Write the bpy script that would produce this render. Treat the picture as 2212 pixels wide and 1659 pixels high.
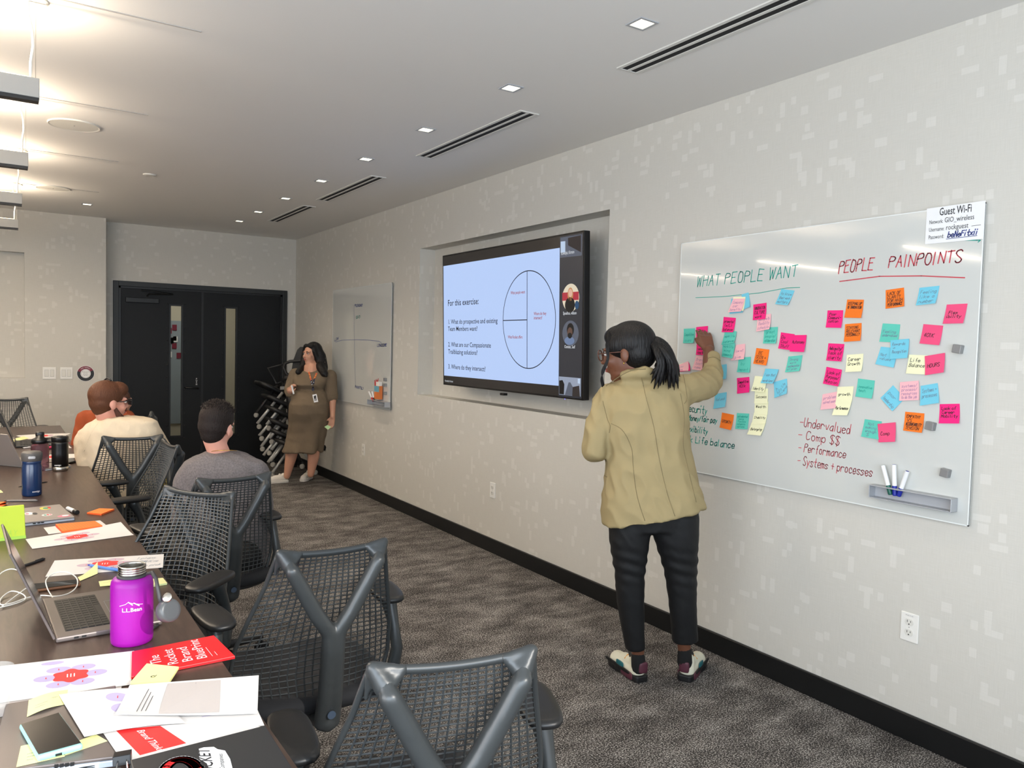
import bpy, math, random
from mathutils import Vector, Matrix
from mathutils.bvhtree import BVHTree
from mathutils import noise as NZ
random.seed(7)
S = bpy.context.scene
for o in list(bpy.data.objects): bpy.data.objects.remove(o)
PI = math.pi
V = Vector

# ------------------------------------------------------------------ camera
FPX, CX, CY = 1675.74, 1106.0, 829.5
_y, _p, _r = math.radians(33.0334), math.radians(-2.7240), math.radians(1.4436)
CF = V((math.sin(_y)*math.cos(_p), math.cos(_y)*math.cos(_p), math.sin(_p)))
_r0 = V((math.cos(_y), -math.sin(_y), 0)); _u0 = _r0.cross(CF)
CR = _r0*math.cos(_r) + _u0*math.sin(_r)
CU = -_r0*math.sin(_r) + _u0*math.cos(_r)
CAM = V((0, 0, 1.5))
cd = bpy.data.cameras.new('camera'); cam = bpy.data.objects.new('camera', cd); S.collection.objects.link(cam)
cam.matrix_world = Matrix(((CR.x, CU.x, -CF.x, CAM.x), (CR.y, CU.y, -CF.y, CAM.y), (CR.z, CU.z, -CF.z, CAM.z), (0, 0, 0, 1)))
cd.sensor_fit = 'HORIZONTAL'; cd.sensor_width = 36.0; cd.lens = 36.0*FPX/2212.0
cd.clip_start = 0.02; cd.clip_end = 100
S.camera = cam
E_ = V((math.cos(_y), -math.sin(_y), 0)); N_ = V((math.sin(_y), math.cos(_y), 0)); UP = V((0, 0, 1))

# ------------------------------------------------------------------ colour management, world, sun, big lights
S.view_settings.view_transform = 'Standard'; S.view_settings.look = 'None'
S.view_settings.gamma = 1.0; S.view_settings.use_curve_mapping = False
S.view_settings.exposure = 0.16
W = bpy.data.worlds.new('world'); S.world = W; W.use_nodes = True
W.node_tree.nodes['Background'].inputs[0].default_value = (0.75, 0.86, 1.0, 1)
W.node_tree.nodes['Background'].inputs[1].default_value = 1.2
def light(name, kind, energy, color, loc, direction, **kw):
    l = bpy.data.lights.new(name, kind); l.energy = energy; l.color = color
    for k, v in kw.items(): setattr(l, k, v)
    o = bpy.data.objects.new(name, l); S.collection.objects.link(o); o.location = loc
    o.rotation_euler = V(direction).to_track_quat('-Z', 'Y').to_euler(); return o
light('sun', 'SUN', 2.3, (1.0, 0.93, 0.84), (1, -4, 5), (-0.25, 0.85, -0.47), angle=0.012)
light('back_window_light', 'AREA', 100, (0.78, 0.89, 1.0), (-0.1, -0.78, 1.40), (0.42, 1, -0.10), shape='RECTANGLE', size=3.6, size_y=1.3)
light('side_fill_light', 'AREA', 178, (0.95, 0.96, 1.0), (-3.38, 1.7, 1.6), (1, 0.22, 0.14), shape='RECTANGLE', size=4.9, size_y=1.6)  # fill lamp added before the windowless left wall, to lift walls and ceiling

# ------------------------------------------------------------------ helpers: pixel of the photograph -> point of the room
def ray(x, y): return CF + CR*((x-CX)/FPX) - CU*((y-CY)/FPX)
def atz(x, y, z=0.742): d = ray(x, y); return CAM + d*((z-CAM.z)/d.z)
def atx(x, y, X): d = ray(x, y); return CAM + d*((X-CAM.x)/d.x)
def aty(x, y, Y): d = ray(x, y); return CAM + d*((Y-CAM.y)/d.y)
def atd(x, y, D): return CAM + ray(x, y)*D

# ------------------------------------------------------------------ materials
def lin(c):
    f = lambda v: (v/255/12.92) if v/255 <= 0.04045 else ((v/255+0.055)/1.055)**2.4
    return (f(c[0]), f(c[1]), f(c[2]), 1)
M = {}
def mat(name, rgb, rough=0.5, metal=0.0, emit=None, estr=1.0, trans=0.0, coat=0.0, spec=0.5, bump=None, vary=None, sub=0, alpha=1.0):
    m = bpy.data.materials.new(name); m.use_nodes = True; nt = m.node_tree; b = nt.nodes['Principled BSDF']
    b.inputs['Base Color'].default_value = lin(rgb); b.inputs['Roughness'].default_value = rough
    b.inputs['Metallic'].default_value = metal; b.inputs['Transmission Weight'].default_value = trans
    b.inputs['Coat Weight'].default_value = coat; b.inputs['Specular IOR Level'].default_value = spec
    b.inputs['Alpha'].default_value = alpha
    if sub: b.inputs['Subsurface Weight'].default_value = sub; b.inputs['Subsurface Radius'].default_value = (0.02, 0.008, 0.004); b.inputs['Subsurface Scale'].default_value = 0.5
    if emit: b.inputs['Emission Color'].default_value = lin(emit); b.inputs['Emission Strength'].default_value = estr
    if bump or vary:
        tc = nt.nodes.new('ShaderNodeTexCoord'); mp = nt.nodes.new('ShaderNodeMapping'); nt.links.new(tc.outputs['Object'], mp.inputs[0])
        sc = (bump or vary)[2] if len((bump or vary)) > 2 else (1, 1, 1); mp.inputs['Scale'].default_value = sc
    if bump:
        n = nt.nodes.new('ShaderNodeTexNoise'); n.inputs['Scale'].default_value = bump[0]; n.inputs['Detail'].default_value = 4
        nt.links.new(mp.outputs[0], n.inputs['Vector'])
        bp = nt.nodes.new('ShaderNodeBump'); bp.inputs['Strength'].default_value = bump[1]; bp.inputs['Distance'].default_value = 0.004
        nt.links.new(n.outputs['Fac'], bp.inputs['Height']); nt.links.new(bp.outputs[0], b.inputs['Normal'])
    if vary:
        n2 = nt.nodes.new('ShaderNodeTexNoise'); n2.inputs['Scale'].default_value = vary[0]; n2.inputs['Detail'].default_value = 5
        nt.links.new(mp.outputs[0], n2.inputs['Vector'])
        cr = nt.nodes.new('ShaderNodeValToRGB'); a = vary[1]
        cr.color_ramp.elements[0].position = 0.3; cr.color_ramp.elements[1].position = 0.7
        cr.color_ramp.elements[0].color = lin([max(0, v*(1-a)) for v in rgb]); cr.color_ramp.elements[1].color = lin([min(255, v*(1+a)) for v in rgb])
        nt.links.new(n2.outputs['Fac'], cr.inputs[0]); nt.links.new(cr.outputs[0], b.inputs['Base Color'])
    M[name] = m; return m
def nd(nt, t, **kw):
    n = nt.nodes.new(t)
    for k, v in kw.items():
        if k in ('operation', 'blend_type', 'data_type', 'noise_dimensions', 'feature', 'distance'): setattr(n, k, v)
    return n
def math_n(nt, op, a, b=None):
    n = nt.nodes.new('ShaderNodeMath'); n.operation = op
    for i, v in enumerate((a, b)):
        if v is None: continue
        if isinstance(v, (int, float)): n.inputs[i].default_value = v
        else: nt.links.new(v, n.inputs[i])
    return n.outputs[0]

def wallpaper():
    m = mat('wallpaper', (196, 190, 180), 0.75, spec=0.25); nt = m.node_tree; b = nt.nodes['Principled BSDF']
    geo = nt.nodes.new('ShaderNodeNewGeometry'); sp = nt.nodes.new('ShaderNodeSeparateXYZ'); nt.links.new(geo.outputs['Position'], sp.inputs[0])
    h = math_n(nt, 'ADD', sp.outputs[0], sp.outputs[1]); z = sp.outputs[2]
    # small woven rectangles: a few grids of random cells, bright where the cell number is high
    total = None
    for cw, chh, thr, off in ((0.062, 0.024, 0.976, 0), (0.026, 0.066, 0.976, 3.3), (0.038, 0.036, 0.982, 7.7), (0.026, 0.034, 0.982, 5.1)):
        row = math_n(nt, 'FLOOR', math_n(nt, 'DIVIDE', math_n(nt, 'ADD', z, off), chh))
        shift = math_n(nt, 'MULTIPLY', math_n(nt, 'SINE', math_n(nt, 'MULTIPLY', row, 12.9)), 0.3)
        cx = math_n(nt, 'FLOOR', math_n(nt, 'DIVIDE', math_n(nt, 'ADD', h, off+0.01), cw))
        cmb = nt.nodes.new('ShaderNodeCombineXYZ'); nt.links.new(cx, cmb.inputs[0]); nt.links.new(row, cmb.inputs[1]); cmb.inputs[2].default_value = off
        wn = nt.nodes.new('ShaderNodeTexWhiteNoise'); nt.links.new(cmb.outputs[0], wn.inputs['Vector'])
        g = math_n(nt, 'GREATER_THAN', wn.outputs['Value'], thr)
        total = g if total is None else math_n(nt, 'MAXIMUM', total, g)
    # linen threads, horizontal and vertical
    cmb = nt.nodes.new('ShaderNodeCombineXYZ'); nt.links.new(math_n(nt, 'MULTIPLY', h, 14), cmb.inputs[0]); nt.links.new(math_n(nt, 'MULTIPLY', z, 420), cmb.inputs[1])
    n1 = nt.nodes.new('ShaderNodeTexNoise'); n1.inputs['Scale'].default_value = 1; nt.links.new(cmb.outputs[0], n1.inputs['Vector'])
    cmb2 = nt.nodes.new('ShaderNodeCombineXYZ'); nt.links.new(math_n(nt, 'MULTIPLY', h, 420), cmb2.inputs[0]); nt.links.new(math_n(nt, 'MULTIPLY', z, 14), cmb2.inputs[1])
    n2 = nt.nodes.new('ShaderNodeTexNoise'); n2.inputs['Scale'].default_value = 1; nt.links.new(cmb2.outputs[0], n2.inputs['Vector'])
    th = math_n(nt, 'MULTIPLY', math_n(nt, 'SUBTRACT', math_n(nt, 'ADD', n1.outputs['Fac'], n2.outputs['Fac']), 1.0), 0.42)
    fac = math_n(nt, 'ADD', math_n(nt, 'MULTIPLY', total, 0.32), math_n(nt, 'ADD', th, 0.30))
    mx = nt.nodes.new('ShaderNodeMixRGB'); nt.links.new(fac, mx.inputs[0]); mx.inputs[1].default_value = lin((199, 196, 187)); mx.inputs[2].default_value = lin((222, 219, 212))
    nt.links.new(mx.outputs[0], b.inputs['Base Color'])
wallpaper()
def carpet():
    m = mat('carpet', (90, 84, 78), 0.95, spec=0.1); nt = m.node_tree; b = nt.nodes['Principled BSDF']
    tc = nt.nodes.new('ShaderNodeTexCoord')
    def noise(scale, vec, det=3):
        mp = nt.nodes.new('ShaderNodeMapping'); mp.inputs['Scale'].default_value = vec; nt.links.new(tc.outputs['Object'], mp.inputs[0])
        n = nt.nodes.new('ShaderNodeTexNoise'); n.inputs['Scale'].default_value = scale; n.inputs['Detail'].default_value = det
        n.inputs['Roughness'].default_value = 0.65; nt.links.new(mp.outputs[0], n.inputs['Vector']); return n.outputs['Fac']
    big = noise(4.6, (1.0, 1.8, 1), 7); fine = noise(150, (1, 1.25, 1), 3); mid = noise(60, (1, 1.7, 1), 4)
    # carpet planks 0.5 x 1 m, each a shade of its own
    br = nt.nodes.new('ShaderNodeTexBrick'); br.inputs['Scale'].default_value = 1.0; br.inputs['Brick Width'].default_value = 0.5; br.inputs['Row Height'].default_value = 0.5
    br.inputs['Mortar Size'].default_value = 0.0; br.inputs['Color1'].default_value = (0.36, 0.36, 0.36, 1); br.inputs['Color2'].default_value = (0.64, 0.64, 0.64, 1)
    nt.links.new(tc.outputs['Object'], br.inputs['Vector'])
    f = math_n(nt, 'ADD', math_n(nt, 'MULTIPLY', big, 1.05), math_n(nt, 'MULTIPLY', mid, 0.45))
    f = math_n(nt, 'ADD', f, math_n(nt, 'MULTIPLY', br.outputs['Color'], 0.25))
    f = math_n(nt, 'ADD', math_n(nt, 'MULTIPLY', fine, 3.5), math_n(nt, 'SUBTRACT', f, 2.17))
    cr = nt.nodes.new('ShaderNodeValToRGB'); e = cr.color_ramp.elements
    e[0].position = 0.08; e[0].color = lin((34, 33, 34)); e[1].position = 0.95; e[1].color = lin((192, 187, 181))
    k = e.new(0.5); k.color = lin((92, 87, 83)); nt.links.new(f, cr.inputs[0]); nt.links.new(cr.outputs[0], b.inputs['Base Color'])
    bp = nt.nodes.new('ShaderNodeBump'); bp.inputs['Strength'].default_value = 0.5; bp.inputs['Distance'].default_value = 0.004
    nt.links.new(fine, bp.inputs['Height']); nt.links.new(bp.outputs[0], b.inputs['Normal'])
carpet()
def tablewood():
    m = mat('table_wood', (66, 52, 45), 0.34, spec=0.45); nt = m.node_tree; b = nt.nodes['Principled BSDF']
    tc = nt.nodes.new('ShaderNodeTexCoord'); mp = nt.nodes.new('ShaderNodeMapping'); mp.inputs['Scale'].default_value = (14, 1.6, 1); nt.links.new(tc.outputs['Object'], mp.inputs[0])
    n = nt.nodes.new('ShaderNodeTexNoise'); n.inputs['Scale'].default_value = 3; n.inputs['Detail'].default_value = 8; n.inputs['Distortion'].default_value = 1.4; nt.links.new(mp.outputs[0], n.inputs['Vector'])
    cr = nt.nodes.new('ShaderNodeValToRGB'); e = cr.color_ramp.elements; e[0].position = .3; e[1].position = .7
    e[0].color = lin((62, 48, 41)); e[1].color = lin((82, 66, 57)); nt.links.new(n.outputs['Fac'], cr.inputs[0]); nt.links.new(cr.outputs[0], b.inputs['Base Color'])
    bp = nt.nodes.new('ShaderNodeBump'); bp.inputs['Strength'].default_value = 0.12; bp.inputs['Distance'].default_value = 0.002
    nt.links.new(n.outputs['Fac'], bp.inputs['Height']); nt.links.new(bp.outputs[0], b.inputs['Normal'])
tablewood()
mat('ceiling_paint', (232, 230, 226), 0.8, spec=0.2)
mat('strip_grey', (176, 172, 167), 0.8)
mat('white_trim', (214, 212, 206), 0.55)
mat('vent_dark', (16, 16, 18), 0.8)
mat('baseboard_black', (17, 18, 19), 0.35)
mat('door_black', (17, 19, 21), 0.5, spec=.3); mat('door_frame_black', (34, 37, 38), 0.45); mat('hardware_black', (14, 15, 16), 0.4)
mat('bolt_black', (8, 8, 9), 0.5)
mat('glass', (235, 240, 238), 0.02, trans=1.0); M['glass'].node_tree.nodes['Principled BSDF'].inputs['IOR'].default_value = 1.05
mat('corridor_wall', (196, 188, 170), 0.8); mat('corridor_floor', (92, 92, 92), 0.9); mat('corridor_blue', (150, 160, 168), 0.7)
mat('board_glass', (206, 208, 204), 0.07, spec=0.55, coat=0.3); mat('board_edge', (232, 236, 234), 0.25); mat('board_back', (120, 124, 122), 0.5)
mat('silver_plastic', (172, 174, 178), 0.4, metal=0.05); mat('magnet_grey', (140, 140, 140), 0.4, metal=0.3)
mat('white_plastic', (236, 234, 228), 0.35); mat('off_white_plastic', (222, 220, 212), 0.4); mat('slot_dark', (40, 40, 42), 0.6); mat('slot_grey', (150, 150, 150), 0.6)
mat('lamp_shell', (150, 150, 147), 0.45); mat('lamp_black', (24, 23, 22), 0.5)
mat('lamp_glow', (255, 240, 215), 0.5, emit=(255, 226, 186), estr=5.0); mat('downlight_glow', (255, 248, 220), 0.5, emit=(255, 246, 214), estr=2.6)
mat('cup_clear', (225, 228, 226), 0.08, alpha=0.14, spec=0.6)
mat('cord_white', (238, 236, 228), 0.5)
mat('tv_black', (14, 14, 16), 0.3); mat('tv_side', (26, 26, 28), 0.4)
mat('screen_slide', (0, 0, 0), 0.25, emit=(174, 196, 236), estr=1.0, spec=0.2)
mat('screen_band', (20, 19, 19), 0.25, emit=(30, 27, 26), estr=1.0); mat('screen_side', (20, 20, 24), 0.25, emit=(38, 41, 48), estr=1.0)
mat('screen_ink', (0, 0, 0), 0.5, emit=(22, 26, 40), estr=1.0); mat('screen_red', (0, 0, 0), 0.5, emit=(150, 60, 60), estr=1.0)
mat('screen_white', (0, 0, 0), 0.5, emit=(205, 210, 215), estr=1.0)
for nm, c in dict(skin=(222, 178, 158), hair=(196, 140, 90), red=(178, 50, 66), cream=(226, 214, 190), blue=(38, 74, 110), black=(18, 18, 20), dskin=(96, 72, 62), shirt=(110, 130, 165), grey=(90, 96, 110), lgrey=(150, 160, 180), brown=(50, 44, 44), glow=(190, 210, 235)).items():
    mat('screen_pic_'+nm, (0, 0, 0), 0.5, emit=c, estr=0.85)
mat('chair_frame', (54, 57, 58), 0.36, metal=0.1, spec=0.6); mat('chair_mesh', (56, 59, 60), 0.36, spec=0.6); mat('chair_arm', (24, 24, 25), 0.42)
mat('chair_seat', (22, 23, 27), 0.85); mat('chair_base', (26, 26, 28), 0.4); mat('emblem', (92, 108, 130), 0.3, metal=0.5); mat('chrome', (200, 200, 205), 0.15, metal=1.0)
mat('paper', (224, 221, 218), 0.7, spec=0.2); mat('paper_grey', (196, 188, 184), 0.7); mat('paper_red', (224, 44, 44), 0.55); mat('paper_lilac', (184, 172, 208), 0.7); mat('paper_pinklilac', (200, 178, 190), 0.7)
mat('print_black', (40, 40, 44), 0.7); mat('print_white', (240, 240, 240), 0.7); mat('print_grey', (150, 148, 150), 0.7); mat('booklet_red', (226, 34, 40), 0.35)
mat('note_yellow', (238, 236, 170), 0.7); mat('note_orange', (255, 128, 44), 0.65); mat('note_green', (190, 226, 170), 0.7); mat('pad_lime', (186, 206, 56), 0.6); mat('pad_lime_edge', (160, 204, 74), 0.6)
mat('laptop_grey', (112, 103, 99), 0.38, metal=0.3); mat('laptop_silver', (164, 156, 150), 0.36, metal=0.3); mat('laptop_black', (40, 41, 43), 0.45); mat('key_black', (18, 18, 19), 0.5); mat('laptop_edge', (188, 196, 206), 0.35, metal=0.15)
mat('laptop_screen', (10, 10, 12), 0.15); mat('port_dark', (20, 20, 22), 0.5)
mat('magenta_paint', (150, 14, 150), 0.42, spec=0.4, bump=(900, 0.1)); mat('steel', (190, 186, 178), 0.25, metal=1.0); mat('cap_grey', (84, 86, 88), 0.35); mat('strap_grey', (60, 58, 60), 0.5)
mat('navy_paint', (16, 44, 84), 0.22, spec=0.6); mat('lid_grey', (84, 82, 80), 0.5); mat('tumbler_black', (14, 14, 15), 0.3)
mat('smoke_clear', (150, 112, 124), 0.08, trans=0.85); M['smoke_clear'].node_tree.nodes['Principled BSDF'].inputs['IOR'].default_value = 1.15
mat('phone_teal', (160, 226, 214), 0.4); mat('phone_glass', (12, 12, 13), 0.12); mat('phone_brown', (120, 78, 48), 0.5); mat('pen_grey', (110, 106, 104), 0.4); mat('pen_dark', (40, 38, 38), 0.5); mat('pen_blue', (84, 132, 206), 0.35)
mat('marker_white', (236, 236, 236), 0.35); mat('marker_green', (18, 92, 78), 0.4); mat('marker_blue', (24, 40, 150), 0.4); mat('marker_black', (20, 20, 20), 0.4); mat('marker_red', (200, 40, 46), 0.4); mat('marker_pink', (226, 70, 120), 0.4)
mat('ink_teal', (30, 158, 142), 0.6); mat('ink_red', (198, 72, 84), 0.6); mat('ink_black', (24, 20, 26), 0.6); mat('ink_blue', (52, 68, 140), 0.6); mat('ink_faint', (110, 130, 150), 0.7); mat('ink_faintpurple', (170, 130, 165), 0.7); mat('ink_penblue', (30, 50, 130), 0.6)
mat('box_orange', (214, 120, 60), 0.6); mat('box_blue', (110, 170, 190), 0.6)
mat('skin_dark', (112, 70, 50), 0.5, sub=0.1); mat('skin_light', (214, 160, 134), 0.5, sub=0.1); mat('skin_pink', (220, 158, 138), 0.5, sub=0.1); mat('skin_tan', (204, 152, 126), 0.5, sub=0.1)
mat('lips', (168, 92, 84), 0.5); mat('eye_white', (220, 214, 208), 0.3); mat('iris', (40, 26, 20), 0.3)
mat('hair_black', (13, 11, 12), 0.5, bump=(160, 1.0, (1, 1, 0.12)), spec=0.35); mat('hair_darkbrown', (36, 28, 25), 0.7, bump=(170, 1.0, (1, 1, 0.35)), spec=.25)
mat('hair_auburn', (92, 56, 36), 0.6, bump=(150, 1.0, (1, 1, 0.3)), spec=.3); mat('beard', (84, 50, 36), 0.7, bump=(120, 1.0))
mat('blazer', (158, 142, 104), 0.75, bump=(500, 0.12), spec=0.25); mat('blazer_seam', (126, 112, 80), 0.8); mat('trousers_black', (7, 8, 11), 0.7, bump=(14, 0.4)); mat('sock_black', (18, 18, 18), 0.9)
mat('dress_knit', (112, 97, 78), 0.9, bump=(200, 0.6)); mat('sweater_cream', (214, 198, 172), 0.9, bump=(160, 0.3)); mat('sweater_grey', (104, 98, 98), 0.9, bump=(160, 0.4), vary=(140, 0.12)); mat('sweater_orange', (146, 66, 28), 0.9, bump=(120, 0.4))
mat('olive_cloth', (120, 110, 60), 0.9); mat('shoe_white', (232, 226, 216), 0.5); mat('shoe_cream', (226, 222, 200), 0.5); mat('shoe_black', (20, 20, 22), 0.5); mat('shoe_maroon', (84, 40, 54), 0.5); mat('shoe_orange', (236, 158, 40), 0.5); mat('shoe_teal', (24, 96, 104), 0.5)
mat('scrunchie', (190, 40, 66), 0.7); mat('tortoise', (92, 56, 44), 0.3); mat('gold', (210, 170, 90), 0.25, metal=1.0); mat('lanyard_red', (204, 92, 52), 0.6); mat('lanyard_navy', (26, 28, 52), 0.6); mat('lanyard_yellow', (226, 186, 80), 0.6)
mat('sign_maroon', (126, 40, 60), 0.5); mat('stack_silver', (176, 176, 172), 0.4, metal=0.4); mat('stack_black', (20, 20, 22), 0.5); mat('stack_mesh', (46, 46, 46), 0.7); mat('caster_grey', (150, 148, 142), 0.5)
mat('sticker_yellow', (216, 206, 80), 0.5); mat('sticker_teal', (70, 150, 130), 0.5); mat('sticker_pink', (216, 130, 150), 0.5)
mat('table_metal', (40, 40, 42), 0.4, metal=0.5); mat('cable_black', (24, 24, 26), 0.5)

# ------------------------------------------------------------------ mesh building
class MB:
    def __init__(s): s.v = []; s.f = []
    def add(s, vs, fs):
        n = len(s.v); s.v += [V(p) for p in vs]; s.f += [tuple(i+n for i in f) for f in fs]; return s
    def box(s, c, d, rot=None):
        c = V(c); hx, hy, hz = d[0]/2, d[1]/2, d[2]/2
        vs = [V((x, y, z)) for x in (-hx, hx) for y in (-hy, hy) for z in (-hz, hz)]
        if rot is not None: vs = [rot @ p for p in vs]
        return s.add([c+p for p in vs], [(0, 1, 3, 2), (4, 6, 7, 5), (0, 4, 5, 1), (2, 3, 7, 6), (0, 2, 6, 4), (1, 5, 7, 3)])
    def span(s, a, b): return s.box([(a[i]+b[i])/2 for i in range(3)], [abs(b[i]-a[i]) for i in range(3)])
    def slab(s, quad, th):      # quad: 4 world points, extruded by vector th
        th = V(th); q = [V(p) for p in quad]
        return s.add(q+[p+th for p in q], [(3, 2, 1, 0), (4, 5, 6, 7), (0, 1, 5, 4), (1, 2, 6, 5), (2, 3, 7, 6), (3, 0, 4, 7)])
    def poly(s, pts): return s.add(pts, [tuple(range(len(pts)))])
    def prism(s, pts, ex):
        n = len(pts); ex = V(ex); p = [V(q) for q in pts]
        return s.add(p+[q+ex for q in p], [tuple(reversed(range(n))), tuple(range(n, 2*n))]+[(i, (i+1) % n, n+(i+1) % n, n+i) for i in range(n)])
    def tube(s, pts, r, n=8, caps=True, flat=None):
        pts = [V(p) for p in pts]; m = len(pts); rs = r if isinstance(r, (list, tuple)) else [r]*m
        prev = None; vs = []
        for i, p in enumerate(pts):
            t = (pts[min(i+1, m-1)]-pts[max(i-1, 0)]).normalized()
            if prev is None: a = t.orthogonal().normalized() if flat is None else (V(flat)-t*V(flat).dot(t)).normalized()
            else: a = (prev-t*prev.dot(t)).normalized()
            prev = a; b = t.cross(a)
            for k in range(n):
                th = 2*PI*k/n + (PI/4 if n == 4 else 0); vs.append(p+(a*math.cos(th)+b*math.sin(th))*rs[i])
        fs = [(i*n+k, i*n+(k+1) % n, (i+1)*n+(k+1) % n, (i+1)*n+k) for i in range(m-1) for k in range(n)]
        if caps: fs += [tuple(reversed(range(n))), tuple(range((m-1)*n, m*n))]
        return s.add(vs, fs)
    def ell(s, c, r, rot=None, nu=16, nv=10):
        c = V(c); r = (r, r, r) if isinstance(r, (int, float)) else r; vs = []
        for j in range(1, nv):
            ph = PI*j/nv
            for i in range(nu):
                th = 2*PI*i/nu; vs.append(V((r[0]*math.sin(ph)*math.cos(th), r[1]*math.sin(ph)*math.sin(th), r[2]*math.cos(ph))))
        vs += [V((0, 0, r[2])), V((0, 0, -r[2]))]
        if rot is not None: vs = [rot @ p for p in vs]
        fs = [(j*nu+i, (j+1)*nu+i, (j+1)*nu+(i+1) % nu, j*nu+(i+1) % nu) for j in range(nv-2) for i in range(nu)]
        T, B = len(vs)-2, len(vs)-1
        fs += [(T, i, (i+1) % nu) for i in range(nu)] + [(B, (nv-2)*nu+(i+1) % nu, (nv-2)*nu+i) for i in range(nu)]
        return s.add([c+p for p in vs], fs)
    def cap(s, a, b, ra, rb=None, n=12):      # capsule with rounded ends (used for bodies)
        rb = ra if rb is None else rb; a = V(a); b = V(b); d = (b-a)
        if d.length < 1e-6: return s.ell(a, ra)
        t = d.normalized(); P = []; R = []
        for k in range(5): th = PI/2*k/4; P.append(a-t*ra*math.cos(th)); R.append(max(ra*math.sin(th), 1e-4))
        for k in range(5): th = PI/2*k/4; P.append(b+t*rb*math.sin(th)); R.append(max(rb*math.cos(th), 1e-4))
        return s.tube(P, R, n)
    def limb(s, pts, rs):
        for i in range(len(pts)-1): s.cap(pts[i], pts[i+1], rs[i], rs[i+1])
        return s
    def lathe(s, prof, c, n=32, axis=None):
        c = V(c); rot = axis.to_track_quat('Z', 'Y').to_matrix() if axis is not None else None; vs = []
        for r, z in prof:
            for k in range(n):
                p = V((r*math.cos(2*PI*k/n), r*math.sin(2*PI*k/n), z)); vs.append(c+(rot @ p if rot is not None else p))
        m = len(prof); fs = [(i*n+k, i*n+(k+1) % n, (i+1)*n+(k+1) % n, (i+1)*n+k) for i in range(m-1) for k in range(n)]
        fs += [tuple(reversed(range(n))), tuple(range((m-1)*n, m*n))]
        return s.add(vs, fs)
    def loft(s, rings):
        n = len(rings[0]); vs = [p for r in rings for p in r]
        fs = [(i*n+k, i*n+(k+1) % n, (i+1)*n+(k+1) % n, (i+1)*n+k) for i in range(len(rings)-1) for k in range(n)]
        fs += [tuple(reversed(range(n))), tuple(range((len(rings)-1)*n, len(rings)*n))]
        return s.add(vs, fs)
    def pad(s, c, d, ex=4.0, n=24, dome=0.35, M3=None):   # rounded cushion
        rings = []
        for t, k in ((-1, .86), (-.75, .96), (-.3, 1), (.3, 1), (.75, .96), (1, .84), (1+dome*.3, .55), (1+dome*.42, .2)):
            ring = []
            for i in range(n):
                a = 2*PI*i/n; ca, sa = math.cos(a), math.sin(a)
                q = (abs(ca)**ex+abs(sa)**ex)**(-1/ex)
                p = V((ca*q*k*d[0]/2, sa*q*k*d[1]/2, t*d[2]/2))
                if M3 is not None: p = M3 @ p
                ring.append(V(c)+p)
            rings.append(ring)
        return s.loft(rings)
    def ribbon(s, pts, w, nrm, close=False):
        nrm = V(nrm)
        for a, b in zip(pts[:-1], pts[1:]):
            t = (b-a)
            if t.length < 1e-7: continue
            t.normalize(); sd = t.cross(nrm).normalized()*w/2; e = t*w*0.35
            s.add([a-e-sd, b+e-sd, b+e+sd, a-e+sd], [(0, 1, 2, 3)])
        return s
    def build(s, name, material, parent=None, smooth=False, bevel=0, world=True):
        me = bpy.data.meshes.new(name)
        vs = s.v
        if parent is not None and world:
            inv = parent_matrix(parent).inverted(); vs = [inv @ p for p in vs]
        me.from_pydata([tuple(p) for p in vs], [], s.f); me.update()
        o = bpy.data.objects.new(name, me); S.collection.objects.link(o)
        if isinstance(material, str): material = M[material]
        me.materials.append(material)
        if smooth: me.shade_smooth()
        if bevel:
            b = o.modifiers.new('bevel', 'BEVEL'); b.width = bevel; b.segments = 2; b.limit_method = 'ANGLE'
        if parent is not None: o.parent = parent
        return o
def parent_matrix(p):
    m = Matrix.LocRotScale(p.location, p.rotation_euler, p.scale)
    return parent_matrix(p.parent) @ m if p.parent else m
def tag(o, label=None, cat=None, group=None, kind=None):
    if label: o['label'] = label
    if cat: o['category'] = cat
    if group: o['group'] = group
    if kind: o['kind'] = kind
    return o
def thing(name, label, cat, loc=(0, 0, 0), rotz=0, group=None):
    o = bpy.data.objects.new(name, None); S.collection.objects.link(o); o.location = V(loc); o.rotation_euler = (0, 0, rotz)
    o.empty_display_size = 0.05
    return tag(o, label, cat, group)
def dup(root, loc, rotz, label, group=None):
    r = root.copy(); S.collection.objects.link(r); r.location = V(loc); r.rotation_euler = (0, 0, rotz); r['label'] = label
    if group: r['group'] = group
    for ch in list(root.children):
        c = ch.copy(); S.collection.objects.link(c); c.parent = r
        for g in ch.children:
            d = g.copy(); S.collection.objects.link(d); d.parent = c
    return r
def struct(name, mb, m, parent=None, **kw):
    o = mb.build(name, m, parent, **kw)
    if parent is None: o['kind'] = 'structure'
    return o
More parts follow.
